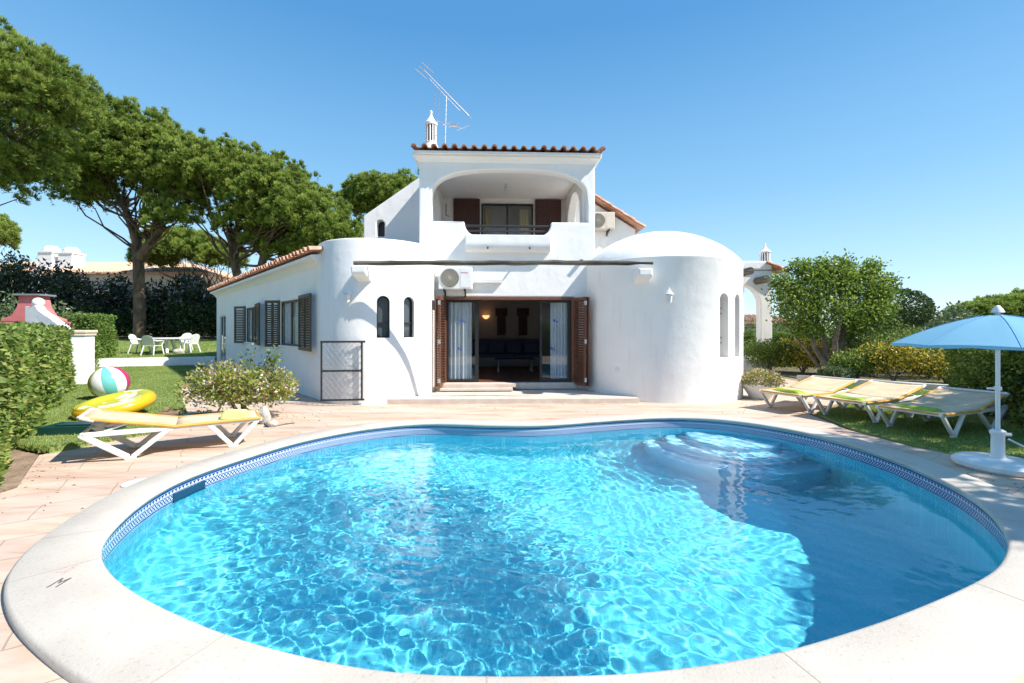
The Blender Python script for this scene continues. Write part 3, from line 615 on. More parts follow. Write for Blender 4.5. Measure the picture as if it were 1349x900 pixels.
for (T_, r_, lst, z0, z1, dep, barred) in ((LT, LR, LW, 1.42, 2.32, .125, 0), (RT, RR, RW, .98, 2.4, .27, 1)):
    for a, w in lst:
        M = Matrix.Translation((T_[0], T_[1], 0)) @ Matrix.Rotation(R(a), 4, 'Z'); rr = r_-dep
        b = MB(M); o_ = arch(-w/2, w/2, z0, z1, 14); i_ = arch(-w/2+.03, w/2-.03, z0+.03, z1-.03, 14)
        b.slab(o_, [i_], lambda p, q: (rr+.05, p, q), (-.045, 0, 0)); b.box(rr+.012, rr+.045, -w/2+.03, w/2-.03, (z0+z1)/2-.15, (z0+z1)/2-.12)
        if barred:
            for zz_ in (1.3, 1.42, 1.95, 2.07): b.tube([(rr+.04, -.12, zz_), (rr+.2, 0, zz_), (rr+.04, .12, zz_)], .008, 6)
        wd = b.build('arched_window', M_ALU, villa)
        b = MB(M); tri_pts = i_; b.add([(rr+.02, p, q) for p, q in tri_pts], [tuple(range(len(tri_pts)))]); b.build('pane', M_DGLASS, wd)
# corbels carrying the log
for c in ((-3.12, 9.68), (2.84, 10.1)):
    b = MB(); b.slab([(0, 2.6), (-.38, 2.7), (-.45, 2.74), (-.45, 2.9), (.2, 2.9), (.2, 2.6)], [], lambda a, q, c=c: (c[0]-.15, c[1]+a, q), (.3, 0, 0)); b.build('corbel', M_ST, villa, bevel=.03)
# room behind the doors
b = vb()
b.box(-2.3, -2.2, .3, 5.6, .2, 2.75); b.box(2.2, 2.3, .3, 5.6, .2, 2.75); b.box(-2.3, 2.3, 5.6, 5.7, .2, 2.75); b.box(-2.3, 2.3, .3, 5.7, 2.75, 2.85); b.each('room_wall', M_INW, villa)
b = vb(); b.box(-2.2, 2.2, .05, 5.6, .2, .285); b.build('room_floor', M_INF, villa)
b = vb(); b.box(-1.74, .0, -.42, .05, .13, .2); b.box(-1.78, .08, -.3, .02, .2, .29); b.box(.08, 1.62, -.1, .02, .13, .28); b.each('doorstep', M_STEP, villa, bevel=.012)
b = vb()
for (xa, xb, za, zb) in ((-1.69, 1.55, 2.33, 2.4),): b.box(xa, xb, -.03, .25, za, zb)
b.box(-1.69, -1.63, -.03, .25, .28, 2.33); b.box(1.49, 1.55, -.03, .25, .28, 2.33); b.build('door_frame', M_WOOD, villa, bevel=.006)
for (xa, xb, yy) in ((-1.63, -.83, .09), (.7, 1.49, .09)):
    b = vb()
    for (p, q, r_, s_) in ((xa, xb, 2.27, 2.33), (xa, xb, .285, .36), (xa, xa+.06, .36, 2.27), (xb-.09, xb, .36, 2.27)): b.box(p, q, yy, yy+.05, r_, s_)
    sd = b.build('sliding_door', M_ALU, villa, bevel=.004)
    b = vb(); b.box(xa+.06, xb-.09, yy+.02, yy+.026, .36, 2.27); b.build('pane', M_GLASS, sd)
    b = vb()
    for i, (dx, zz_) in enumerate(((.37, 1.82), (.3, 1.12))):
        b.lathe([(0, 0), (.035, 0)], seg=16, M=Matrix.Translation((xa+dx, yy+.015, zz_)) @ Matrix.Rotation(PI/2, 4, 'X')); b.lathe([(0, 0), (.022, 0)], seg=12, M=Matrix.Translation((xa+dx+.07, yy+.014, zz_-.03)) @ Matrix.Rotation(PI/2, 4, 'X'))
    b.each('sticker', mat('blue_sticker', (.03, .1, .45), .4), sd, fix=False)
def louver_leaf(M, w, z0, z1, m, name, parent, th=.04, pitch=.06, cols=1, hinges=False):
    b = MB(M); st = .055
    for (p, q, r_, s_) in ((0, w, z1-.08, z1), (0, w, z0, z0+.08)): b.box(p, q, 0, th, r_, s_)
    for i in range(cols+1):
        c = i*(w-st)/cols; b.box(c, c+st, .001, th-.001, z0+.08, z1-.08)
    z = z0+.1
    while z < z1-.1:
        for i in range(cols):
            a = i*(w-st)/cols+st; q = (i+1)*(w-st)/cols
            b.add([(a, .004, z), (q, .004, z), (q, th-.004, z+.035), (a, th-.004, z+.035), (a, .004, z+.01), (q, .004, z+.01), (q, th-.004, z+.045), (a, th-.004, z+.045)], [(0, 1, 2, 3), (4, 5, 6, 7), (0, 1, 5, 4), (3, 2, 6, 7), (0, 3, 7, 4), (1, 2, 6, 5)])
        z += pitch
    o = b.build(name, m, parent)
    if hinges:
        h = MB(M)
        for zz_ in (z0+.15, (z0+z1)/2, z1-.15): h.box(w-.012, w+.014, -.01, th+.01, zz_-.05, zz_+.05)
        h.each('hinge', M_METAL, o)
    return o
for (hx, ang, fold) in ((-1.66, R(-100), -1), (1.52, R(-68), 1)):
    M = VM @ TR(hx, -.03, 0, ang); louver_leaf(M, .52, .24, 2.38, M_WOOD, 'folding_shutter', villa, hinges=True)
    M = VM @ TR(hx+fold*.075, -.02, 0, ang+fold*R(3)); louver_leaf(M, .5, .24, 2.38, M_WOOD, 'folding_shutter', villa)
# terrace step between the towers
b = MB(); b.slab([(-2.95, 9.75), (2.75, 9.85), (2.75, 11.5), (-2.95, 11.3)], [], lambda a, c: (a, c, .11), (0, 0, -.12)); o = b.build('terrace_step', M_STEP, bevel=.015); tag(o, kind='structure')

# left wing
U = Vector((-.661, .75, 0)); NN = Vector((-.75, -.661, 0)); Q0 = Vector((-4.23, 10.1, 0))
WGM = Matrix(((U.x, -NN.x, 0, Q0.x), (U.y, -NN.y, 0, Q0.y), (0, 0, 1, 0), (0, 0, 0, 1)))   # local x along wall, y inward
b = MB(WGM); H = 3.22; WA, WB, DO = (1.45, 3.25, 1.17, 2.36), (5.95, 7.5, 1.17, 2.33), (11.2, 12.6, .06, 2.19)
def rc(w): return [(w[0], w[2]), (w[1], w[2]), (w[1], w[3]), (w[0], w[3])]
b.slab([(.0, 0), (13.3, 0), (13.3, H), (.0, H)], [rc(WA), rc(WB), rc(DO)], lambda a, c: (a, 0, c), (0, .28, 0)); b.build('wing_wall', M_ST, villa, bevel=.02)
b = MB(WGM); b.box(13.02, 13.3, .28, 4, 0, H); b.box(3.5, 13.02, 3.8, 4.0, 0, 3.4); b.box(1.0, 8.0, 1.4, 1.45, .2, 3.1); b.each('wing_inner_wall', M_INW, villa)
b = MB(WGM); tiles(b, (-.05, -.3, 3.3), (13.55, -.3, 3.3), (0, 1, .16), 2.3, r=.085, pitch=.27, rowlen=.5); b.build('wing_roof', M_TILE, villa, fix=False)
b = MB(WGM); b.add([(0, -.22, 3.235), (13.5, -.22, 3.235), (13.5, 2, 3.59), (0, 2, 3.59), (0, -.22, 3.16), (13.5, -.22, 3.16), (13.5, 2, 3.5), (0, 2, 3.5)], [(0, 1, 2, 3), (4, 5, 6, 7), (0, 1, 5, 4), (1, 2, 6, 5), (2, 3, 7, 6), (3, 0, 4, 7)]); b.build('wing_roof_deck', M_ST, villa); b = MB(WGM); b.box(3.5, 13.4, 2.0, 4.1, 3.4, 3.5); b.build('wing_flat_roof', M_ST, villa)
b = MB(WGM); sec = [(0, 2.98), (-.02, 3.02), (-.1, 3.12), (-.2, 3.17), (-.2, 3.21), (0, 3.21)]; k = len(sec)
b.add([(x, y, z) for x in (.02, 13.4) for (y, z) in sec], [tuple(range(k)), tuple(range(k, 2*k))]+[(i, (i+1) % k, (i+1) % k+k, i+k) for i in range(k)]); b.build('wing_cornice', M_ST, villa)
for (w, two) in ((WA, 1), (WB, 1), (DO, 0)):
    b = MB(WGM); s0, s1, z0, z1 = w; f = .05
    for (p, q, r_, t_) in ((s0, s1, z1-f, z1), (s0, s1, z0, z0+f), (s0, s0+f, z0+f, z1-f), (s1-f, s1, z0+f, z1-f), ((s0+s1)/2-.03, (s0+s1)/2+.03, z0+f, z1-f)): b.box(p, q, .03, .07, r_, t_)
    fr_ = b.build('window_frame' if two else 'glazed_door', M_WHITE if not two else M_SHUT, villa)
    b = MB(WGM); b.box(s0+f, s1-f, .045, .048, z0+f, z1-f); b.build('pane', M_WGLASS, fr_)
    if two:
        c_ = MB(WGM); nw = 64; c_.add([(s0+.05+(s1-s0-.1)*i/nw, .115+.025*math.sin(i*.9), zc) for zc in (z0+.03, z1-.05) for i in range(nw+1)], [(i, i+1, nw+2+i, nw+1+i) for i in range(nw)], True); tag(c_.build('curtain', M_CURT, sharp=80), 'white curtain behind the '+('near' if w is WA else 'far')+' shuttered window of the wing', 'curtain')
    if two: b = MB(WGM); b.box(s0-.04, s1+.04, -.05, .05, z0-.045, z0-.002); b.build('window_sill', M_ST, villa, bevel=.01)
Mw = lambda s, y, a: WGM @ TR(s, y, 0, a)
louver_leaf(Mw(1.42, -.03, PI+R(4)), 1.12, 1.1, 2.42, M_SHUT, 'louvred_shutter', villa, cols=2)
louver_leaf(Mw(3.25, -.03, R(-38)), .45, 1.12, 2.4, M_SHUT, 'louvred_shutter', villa, cols=2)
louver_leaf(Mw(5.92, -.03, PI+R(6)), 1.05, 1.12, 2.4, M_SHUT, 'louvred_shutter', villa, cols=1)
louver_leaf(Mw(7.5, -.03, R(-26)), .55, 1.12, 2.4, M_SHUT, 'louvred_shutter', villa, cols=1)
# porch on the right side
b = MB(); b.slab([(7.3, 0), (9.95, 0), (9.95, 3.85), (7.3, 3.85)], [arch(7.7, 9.5, .42, 3.35, 14, .85)], lambda a, c: (a, 17.4, c), (0, .35, 0)); b.build('porch_arch', M_ST, villa, bevel=.03)
b = MB(); b.box(5.2, 7.3, 17.4, 17.75, 0, 3.85); b.box(9.6, 9.95, 17.75, 22, .0, .5); b.box(5.2, 5.5, 14, 17.4, 0, 3.85)
for yy in (19.5, 21.7): b.box(9.6, 9.95, yy, yy+.35, .5, 3.7)
b.box(9.6, 9.95, 17.75, 22.05, 3.7, 3.85); b.each('porch_wall', M_ST, villa, bevel=.02)
b = MB(); b.box(7.0, 9.9, 17.3, 22.2, 3.87, 4.2); b.build('porch_parapet', M_ST, villa, bevel=.05)
b = MB(); tiles(b, (10.5, 17.2, 3.78), (10.5, 22.1, 3.78), (-1, 0, .38), .95); proof = b.build('porch_roof', M_TILE, villa, fix=False)
for (x, z) in ((8.75, 3.75), (9.35, 3.45)):
    b = MB(); b.tube([(x, 16.7, z), (x, 17.5, z)], .14, 12); b.build('rafter_end', M_BEAM, villa)
algarve_chimney(TR(10.55, 19.0, 3.9) @ Matrix.Diagonal((1.3, 1.3, 1.35, 1)), 1, 'porch_chimney', proof)

# ---------------------------------------------------------------- things on the villa
b = MB(); rg = random.Random(4); pts = []; rad = []
for i in range(25):
    x = -3.24+6.12*i/24; pts.append((x, 9.33+.02*math.sin(i*.7), 2.955+.005*math.sin(i*1.3)+.012*rg.random())); rad.append(.044+.012*rg.random()-(0 if i < 23 else .02))
b.tube(pts, rad, 10); tag(b.build('timber_beam', M_BEAM), 'long thin weathered log spanning between the two round towers', 'beam')
def ac_unit(M, label, m=M_WHITE, logo=True):
    t = thing('air_conditioner', label, 'air conditioner', tuple(M.translation), M.to_euler().z)
    WMt = wmat(t)
    b = MB(WMt); b.box(-.4, .4, -.3, 0, 0, .54); bd_ = b.build('casing', m, t, bevel=.02)
    b = MB(WMt); b.lathe([(0, 0), (.215, 0), (.22, .012), (.215, .016)], seg=36, M=Matrix.Translation((-.13, -.302, .27)) @ Matrix.Rotation(PI/2, 4, 'X')); b.build('fan_opening', mat('grille_grey', (.22, .2, .17), .6), t)
    b = MB(WMt)
    for r_ in (.04, .08, .12, .16, .2): b.tube([(-.13+r_*math.cos(a), -.32, .27+r_*math.sin(a)) for a in [2*PI*k/28 for k in range(28)]], .004, 4, True)
    for k in range(12): a = PI*k/12; b.tube([(-.13-.21*math.cos(a), -.321, .27-.21*math.sin(a)), (-.13+.21*math.cos(a), -.321, .27+.21*math.sin(a))], .003, 4)
    b.build('fan_guard', mat('guard_beige', (.4, .38, .32), .5), t)
    b = MB(WMt); b.box(.12, .37, -.306, -.3, .04, .5); b.build('service_panel', m, t, bevel=.004)
    if logo: b = MB(WMt); b.box(.17, .3, -.309, -.306, .385, .4); b.box(.14, .165, -.309, -.306, .38, .405); b.each('emblem', mat('red_logo', (.5, .06, .05), .5), t)
    for x in (-.27, .22):
        b = MB(WMt); b.box(x-.02, x+.02, -.34, 0, -.04, 0); b.tube([(x, -.3, -.04), (x, -.01, -.14)], .012, 6); b.box(x-.02, x+.02, -.02, 0, -.16, -.04); b.build('bracket', M_BLACK, t)
    return t
ac_unit(VM @ TR(-1.37, -.06, 2.56), 'white air conditioner with a round fan grille above the open patio door')
ac_unit(VM @ TR(2.93, 3.05, 4.72) @ Matrix.Rotation(0, 4, 'Z'), 'beige air conditioner high on the gable wall beside the upper balcony', mat('beige_casing', (.62, .56, .46), .5), False)
b = MB(VM); b.box(-.93, -.25, -.09, 0, 2.74, 2.83); b.tube([(-.97, -.15, 2.72), (-.96, -.1, 2.8), (-.92, -.05, 2.79)], .03, 8)
tag(b.build('pipe_cover', M_WHITE, bevel=.015), 'short white plastic pipe trunking to the right of the air conditioner over the door', 'pipe cover')
def wall_lamp(x, y, z, ang, label):
    t = thing('wall_lamp', label, 'lamp', (x, y, z), ang); M = wmat(t)
    b = MB(M); b.lathe([(0, 0), (.05, 0), (.05, .015), (0, .02)], seg=14, M=Matrix.Translation((0, .1, .0)) @ Matrix.Rotation(PI/2, 4, 'X')); b.tube([(0, .1, 0), (0, 0, .04), (0, -.03, .0)], .012, 6); b.build('bracket', M_WHITE, t)
    b = MB(M); b.lathe([(0, .2), (.012, .19), (.02, .15), (.03, .14), (.1, .05), (.1, .04), (0, .04)], (0, -.03, -.02), 8, smooth=False); b.build('hood', M_WHITE, t)
    b = MB(M); b.lathe([(.075, .03), (.055, -.12), (.03, -.15), (0, -.16)], (0, -.03, -.02), 6, smooth=False); b.build('lantern', mat('lantern_white', (.7, .72, .72), .3), t)
    return t
def on_tower(T_, r_, ang, z, d=.1): return (T_[0]+(r_+d)*math.cos(ang), T_[1]+(r_+d)*math.sin(ang), z, ang+PI/2)
x, y, z, a = on_tower(LT, LR, R(-99), 2.32); wall_lamp(x, y, z, a, 'small white lantern on the left round tower above the wire mesh gate')
x, y, z, a = on_tower(RT, RR, R(-102), 2.32); wall_lamp(x, y, z, a, 'small white lantern on the domed right hand tower')
tag((lambda b: b.build('electric_outlet', M_WHITE, bevel=.01))(MB(Matrix.Translation((RT[0]+(RR+.005)*math.cos(R(-135)), RT[1]+(RR+.005)*math.sin(R(-135)), .62)) @ Matrix.Rotation(R(-45), 4, 'Z')).box(-.05, .05, -.02, .02, 0, .1)), 'small white outdoor socket low on the domed tower near the open shutter', 'socket')
# mesh gate
t = thing('mesh_gate', 'black framed wire mesh gate panel leaning on the left round tower', 'gate', (-3.57, 9.55, .12), R(6)); M = wmat(t)
b = MB(M)
for (p, q) in (((-.41, 0), (-.41, 1.22)), ((.41, 0), (.41, 1.22)), ((-.43, 0), (.46, 0)), ((-.43, 1.22), (.48, 1.22)), ((-.41, .61), (.41, .61))): b.tube([(p[0], 0, p[1]), (q[0], 0, q[1])], .02, 8)
b.build('frame', M_BLACK, t); b = MB(M)
for z0 in (.0, .61):
    for k in range(-9, 14):
        for sg in (1, -1):
            x0_ = -.41+k*.11; pts = []
            for zt in (0, .61):
                xx = x0_+(zt if sg > 0 else .61-zt)*.75; pts.append((xx, zt))
            (xa, za), (xb, zb) = pts; dx = xb-xa
            def clip(xv): return za+(xv-xa)/dx*(zb-za)
            A_, B_ = (xa, za), (xb, zb)
            lo2, hi2 = -.4, .4
            if max(xa, xb) < lo2 or min(xa, xb) > hi2: continue
            P2 = []
            for (xx, zz_) in (A_, B_):
                if xx < lo2: P2.append((lo2, clip(lo2)))
                elif xx > hi2: P2.append((hi2, clip(hi2)))
                else: P2.append((xx, zz_))
            b.tube([(P2[0][0], .002*sg, z0+P2[0][1]), (P2[1][0], .002*sg, z0+P2[1][1])], .003, 4)
b.build('wire_mesh', mat('mesh_wire', (.2, .21, .22), .5), t)
# antenna
t = thing('tv_antenna', 'tall metal television antenna with long slanting boom on the tower roof', 'antenna', (-1.8, 12.2, 6.1)); 
AY = 12.2
b = MB(); b.tube([(-1.8, AY, 6.15), (-1.76, AY, 7.85)], .017, 6); b.tube([(-1.88, AY, 6.15), (-1.8, AY, 6.7)], .012, 5); b.build('mast', M_METAL, t)
b = MB(); A_, B_ = AT(558, 92, AY), AT(618, 153, AY); b.tube([A_, B_], .014, 6); b.tube([AT(566, 104, AY), AT(588, 128, AY)-Vector((0, 0, .0)), AT(606, 146, AY)], .008, 5)
dr = (B_-A_); perp = Vector((.35, .93, .05)).normalized(); rot = dr.normalized().cross(Vector((0, 1, 0)))
for k in range(20):
    p = A_+dr*(.08+.92*k/19); b.tube([p-perp*.14, p+perp*.14], .007, 4); b.tube([p-rot*.03, p+rot*.03], .01, 4)
for k in (-1, 0, 1):
    p = A_+rot*.12*k+dr*.02; b.tube([p-perp*.3, p+perp*.3], .008, 4); 
b.tube([A_-rot*.18, A_+rot*.18], .014, 5); b.build('yagi_boom', M_METAL, t)
b = MB(); A2, B2 = AT(576, 160, AY), AT(612, 169, AY); b.tube([A2, B2], .014, 6)
for k, l in ((.35, .22), (.6, .26), (.95, .32)):
    p = A2+(B2-A2)*k; q = Vector((.45, .75, .55)).normalized(); b.tube([p-q*l, p+q*l], .007, 4)
b.box(A2.x+.42, A2.x+.52, AY-.04, AY+.04, A2.z-.13, A2.z-.05); b.build('lower_boom', M_METAL, t)
b = MB(); b.tube([AT(571, 150, AY), AT(573, 121, AY)], .01, 5); b.tube([AT(576, 162, AY), AT(580, 118, AY)], .012, 5); b.each('whip', M_METAL, t)
# interior furniture
def curtain(x0, x1, y, z0, z1, label, m=M_CURT, waves=6):
    b = MB(VM); n_ = waves*8; vs = []; 
    for j in range(2):
        for i in range(n_+1):
            t_ = i/n_; vs.append((x0+(x1-x0)*t_, y+.035*math.sin(t_*waves*2*PI)+.01*math.sin(t_*17), (z0, z1)[j]))
    b.add(vs, [(i, i+1, n_+2+i, n_+1+i) for i in range(n_)], True); o = b.build('curtain', m, sharp=80); return tag(o, label, 'curtain')
curtain(-1.6, -1.0, .2, .32, 2.3, 'white sheer curtain gathered behind the left glass of the patio door')
curtain(.98, 1.46, .2, .32, 2.3, 'white sheer curtain gathered behind the right glass of the patio door')
curtain(-.74, -.6, 3.5, 3.62, 5.5, 'narrow yellow curtain at the left of the balcony door', mat('yellow_curtain', (.6, .5, .2), .9), 2)
curtain(.4, .7, 3.5, 3.62, 5.5, 'cream curtain at the right of the balcony door', mat('cream_curtain', (.7, .62, .42), .9), 3)
b = MB(VM); b.box(-2, 2, 4.2, 4.3, 3.5, 5.7); tag(b.build('room_divider', M_INW), 'dim inner wall seen through the upper balcony door', 'wall')
t = thing('sofa', 'dark blue sofa against the back wall of the living room', 'sofa', (.1, 16.2, .285)); 
b = MB(VM); b.box(-1.35, 1.25, 4.5, 5.3, .4, .72); b.build('seat', M_SOFA, t, bevel=.05)
b = MB(VM); b.box(-1.35, 1.25, 5.2, 5.5, .72, 1.25); b.build('backrest', M_SOFA, t, bevel=.06)
for i in range(4):
    b = MB(VM); x = -1.25+i*.62; b.box(x, x+.58, 5.02, 5.22, .72, 1.12); b.build('cushion', mat('slate_cushion', (.09, .11, .2), .9), t, bevel=.06)
b = MB(VM); b.box(-1.35, 1.25, 4.44, 4.5, .3, .62); b.build('sofa_front', mat('sofa_cream', (.3, .29, .3), .8), t, bevel=.03)
t = thing('coffee_table', 'low glass topped coffee table in front of the blue sofa', 'table', (.1, 14.6, .285))
b = MB(VM); b.box(-.4, .85, 2.9, 3.5, .66, .68); b.build('tabletop', M_DGLASS, t)
for (x, y) in ((-.3, 3.0), (-.3, 3.4), (.75, 3.0), (.75, 3.4)): b = MB(VM); b.lathe([(.05, 0), (.03, .1), (.02, .2), (.03, .32), (.04, .37)], (x, y, .285), 10); b.build('leg', mat('dull_brass', (.3, .3, .28), .3, metal=.5), t)
for i, x in enumerate((-.15, .65)):
    b = MB(VM); b.box(x-.16, x+.16, 5.54, 5.58, 1.38, 2.2); b.box(x-.22, x+.22, 5.48, 5.58, 2.1, 2.38)
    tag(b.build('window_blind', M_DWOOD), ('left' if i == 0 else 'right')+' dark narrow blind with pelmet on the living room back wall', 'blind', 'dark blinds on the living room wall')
M_LIT = bpy.data.materials.new('lit_lamp_glass'); M_LIT.use_nodes = True; pb = M_LIT.node_tree.nodes['Principled BSDF']; pb.inputs['Base Color'].default_value = (.8, .5, .25, 1); pb.inputs['Emission Color'].default_value = (1, .5, .2, 1); pb.inputs['Emission Strength'].default_value = .9
b = MB(VM); b.lathe([(0, 0), (.06, .02), (.11, .07), (.14, .13)], (-.72, 5.5, 1.98), 16, 0-PI, 0); tag(b.build('wall_sconce', M_LIT), 'half round glowing amber sconce on the living room back wall', 'lamp')

# ---------------------------------------------------------------- sun loungers
def make_lounger(rec):
    t = thing('sun_lounger', '', 'sun lounger', group='cream sun loungers round the pool'); hw = .33
    for sg in (-1, 1):
        y = sg*hw
        b = MB(); 
        def bar(p, q, w=.055, th=.04):
            p, q = Vector(p), Vector(q); d = (q-p).normalized(); nx_ = Vector((0, 1, 0)); up = nx_.cross(d).normalized()
            vs = [c+nx_*a*th/2+up*e*w/2 for c in (p, q) for a in (-1, 1) for e in (-1, 1)]
            b.add(vs, [(0, 1, 3, 2), (4, 6, 7, 5), (0, 2, 6, 4), (1, 5, 7, 3), (0, 4, 5, 1), (2, 3, 7, 6)])
        bar((-.03, y, .345), (1.0, y, .335), .05); bar((.98, y, .335), (1.86, y, .35), .06); b.build('side_rail', M_RESIN, t, bevel=.01)
        b = MB(); bar((.02, y, .34), (.3, y, .03)); bar((.6, y, .34), (.34, y, .03)); bar((.26, y, .02), (.38, y, .02), .04); b.build('leg', M_RESIN, t, bevel=.012)
        b = MB(); bar((1.02, y, .33), (1.38, y, .03)); bar((1.86, y, .36), (1.42, y, .03), .07); bar((1.34, y, .02), (1.46, y, .02), .04); b.build('leg', M_RESIN, t, bevel=.012)
    b = MB(); hw2 = hw+.02
    for x in (0, 1.86): b.tube([(x, -hw, .34), (x, hw, .34)], .018, 8)
    b.build('cross_bar', M_RESIN, t)
    hx, L_ = .95, .92; tx, tz = hx+L_*math.cos(rec), .37+L_*math.sin(rec)
    def sheet(x0, z0, x1, z1, sag, n_=10, m_=8):
        vs = []; 
        for i in range(n_+1):
            for j in range(m_+1):
                u_, v_ = i/n_, j/m_*2-1; s_ = sag*(1-v_*v_)*(.35+.65*math.sin(PI*u_)); vs.append((x0+(x1-x0)*u_, v_*hw2, z0+(z1-z0)*u_-s_))
        N2 = len(vs); fs = [(i*(m_+1)+j, i*(m_+1)+j+1, (i+1)*(m_+1)+j+1, (i+1)*(m_+1)+j) for i in range(n_) for j in range(m_)]
        return vs, fs
    b = MB(); vs, fs = sheet(.0, .375, hx, .37, .03); b.add(vs, fs, True); s1 = b.build('seat_sling', M_SLING, t, sharp=80); sd_ = s1.modifiers.new('s', 'SOLIDIFY'); sd_.thickness = .006
    b = MB(); vs, fs = sheet(hx, .372, tx, tz, .035); b.add(vs, fs, True); s1 = b.build('back_sling', M_SLING, t, sharp=80); sd_ = s1.modifiers.new('s', 'SOLIDIFY'); sd_.thickness = .006
    b = MB()
    for sg in (-1, 1): b.tube([(0, sg*hw2, .36), (hx, sg*hw2, .355), (tx-.05, sg*hw2, tz-.02)], .02, 8)
    b.tube([(.0, -hw2, .355), (0, hw2, .355)], .02, 8); b.build('sling_edge', M_SLEDGE, t)
    b = MB()
    for sg in (-1, 1): b.tube([(tx-.12, sg*hw2, tz-.045), (tx, sg*hw2, tz-.002), (tx+.02, sg*(hw2-.03), tz)], .022, 8)
    b.tube([(tx+.015, -hw2+.02, tz), (tx+.015, hw2-.02, tz)], .02, 8); b.build('head_bar', M_RESIN, t)
    b = MB()
    for sg in (-1, 1): b.tube([(hx+.5*L_*math.cos(rec), sg*(hw-.03), .36+.5*L_*math.sin(rec)), (1.72, sg*(hw-.03), .34)], .013, 6)
    b.each('prop', M_RESIN, t)
    return t
LR_ = make_lounger(R(12)); LL = make_lounger(R(12))
spots = [(5.2, 8.85, 27, LR_, 'lounger next to the flower bowl, farthest one of the right hand row'), (5.68, 7.92, 25, None, 'middle lounger of the right hand row, with lime towel and white tray'), (5.98, 6.88, 23, None, 'lounger half in tree shade right behind the blue parasol pole')]
for (x, y, a, o_, lb) in spots:
    o2 = o_ or copy_tree(LR_); o2.location = (x, y, .004 if o2 is LR_ else .02); o2.rotation_euler = (0, 0, R(a)); o2.scale = (1, 1.22, 1); o2['label'] = lb
# left one: foot to the right, head to the near left
ax = Vector((-.83, -.56)); f0 = Vector((-3.72, 6.66)); LL.location = (f0.x, f0.y, 0); LL.rotation_euler = (0, 0, math.atan2(ax.y, ax.x)); LL['label'] = 'lone cream lounger on the paving at the left, beside the yellow inflatable'
def towel(x, y, z, a, l, w, label, m=M_TOWEL, h=.05):
    b = MB(); n_, m_ = 14, 10; vs = []; rg = random.Random(int(x*100)); ph = rg.uniform(0, 6)
    for i in range(n_+1):
        for j in range(m_+1):
            u_, v_ = i/n_*2-1, j/m_*2-1; e = max(0, 1-abs(u_)**6)*max(0, 1-abs(v_)**4)
            vs.append((u_*l/2*(1+.04*math.sin(3*v_+ph)), v_*w/2*(1+.08*math.sin(2.5*u_+ph)), h*e**.5+.012*math.sin(5*v_+2*u_+ph)*e))
    N2 = len(vs); vs += [(p[0], p[1], 0) for p in vs]; g_ = lambda i, j: i*(m_+1)+j
    fs = [(g_(i, j), g_(i, j+1), g_(i+1, j+1), g_(i+1, j)) for i in range(n_) for j in range(m_)]; fs += [tuple(N2+q for q in f[::-1]) for f in fs]
    for i in range(n_): fs += [(g_(i, 0), g_(i+1, 0), N2+g_(i+1, 0), N2+g_(i, 0)), (g_(i, m_), N2+g_(i, m_), N2+g_(i+1, m_), g_(i+1, m_))]
    for j in range(m_): fs += [(g_(0, j), N2+g_(0, j), N2+g_(0, j+1), g_(0, j+1)), (g_(n_, j), g_(n_, j+1), N2+g_(n_, j+1), N2+g_(n_, j))]
    b.add(vs, fs, True, TR(x, y, z, a)); return tag(b.build('towel', m, sharp=70), label, 'towel', 'lime towels on the loungers')
def on_l(spot, u_, v_): x, y, a = spot[0], spot[1], R(spot[2]); return (x+u_*math.cos(a)-v_*math.sin(a), y+u_*math.sin(a)+v_*math.cos(a))
for sp, lb in zip(spots, ('rolled lime towel on the lounger nearest the white tower', 'lime towel laid across the middle lounger of the right row', 'lime towel on the shaded lounger behind the parasol pole')):
    x, y = on_l(sp, .33, .02); towel(x, y, .362, R(sp[2]+90-12), .62, .24, lb)
x, y = f0.x+ax.x*.28, f0.y+ax.y*.28; towel(x, y, .352, R(20), .34, .26, 'crumpled pale lime towel at the foot of the lone left lounger', M_TOWEL2, .1)
x, y = on_l(spots[1], .72, .05); b = MB(); b.lathe([(0, 0), (.13, 0), (.16, .035), (.165, .035), (.135, -.004), (0, -.004)], seg=24, M=TR(x, y, .356) @ Matrix.Diagonal((1.3, .9, 1, 1))); tag(b.build('tray', M_WHITE), 'oval white tray lying on the middle lounger of the right row', 'tray')

# ---------------------------------------------------------------- parasol
ux, uy = 5.6, 5.25
t = thing('parasol', 'light blue parasol on a white pole and round base at the right pool edge', 'parasol', (ux, uy, 0)); M = TR(ux, uy, 0)
b = MB(M); b.lathe([(0, 0), (.36, 0), (.39, .03), (.39, .07), (.35, .1), (.1, .125), (0, .125)], seg=48); base = b.build('base', M_WHITE, t)
b = MB(M); b.lathe([(.075, .12), (.06, .15), (.058, .38), (.07, .4), (.07, .43), (.04, .45), (.03, .45)], seg=24); b.tube([(.06, 0, .39), (.13, -.02, .39)], .02, 8); b.build('collar', M_WHITE, t)
b = MB(M); b.tube([(0, 0, .12), (0, 0, 1.83)], .021, 14); b.build('pole', mat('pole_white', (.72, .73, .74), .3), t)
b = MB(M); b.tube([(0, 0, .9), (0, 0, .94)], .035, 12); b.tube([(-.12, 0, .92), (.0, 0, .92)], .012, 8); b.build('clamp', M_WHITE, t)
CR, CT, CZ = .95, 1.77, 1.42; NP = 8; sub = 8; rings_ = 14; vs_ = []; fs_ = []
def canopy_pt(q, k, a0=R(8)):
    a = a0+2*PI*k/(NP*sub); seg_t = (k % sub)/sub; edge = abs(seg_t-.5)*2      # 1 on a rib
    r_ = CR*q*(1-.045*(1-edge**2)*q); z = CT-(CT-CZ)*(q**1.55)-.035*(1-edge**2)*math.sin(PI*q)*-.0-.045*(1-edge**2)*q*(1.15-q)+.02*(1-edge**2)*q**4
    return (r_*math.cos(a), r_*math.sin(a), z)
m_ = NP*sub
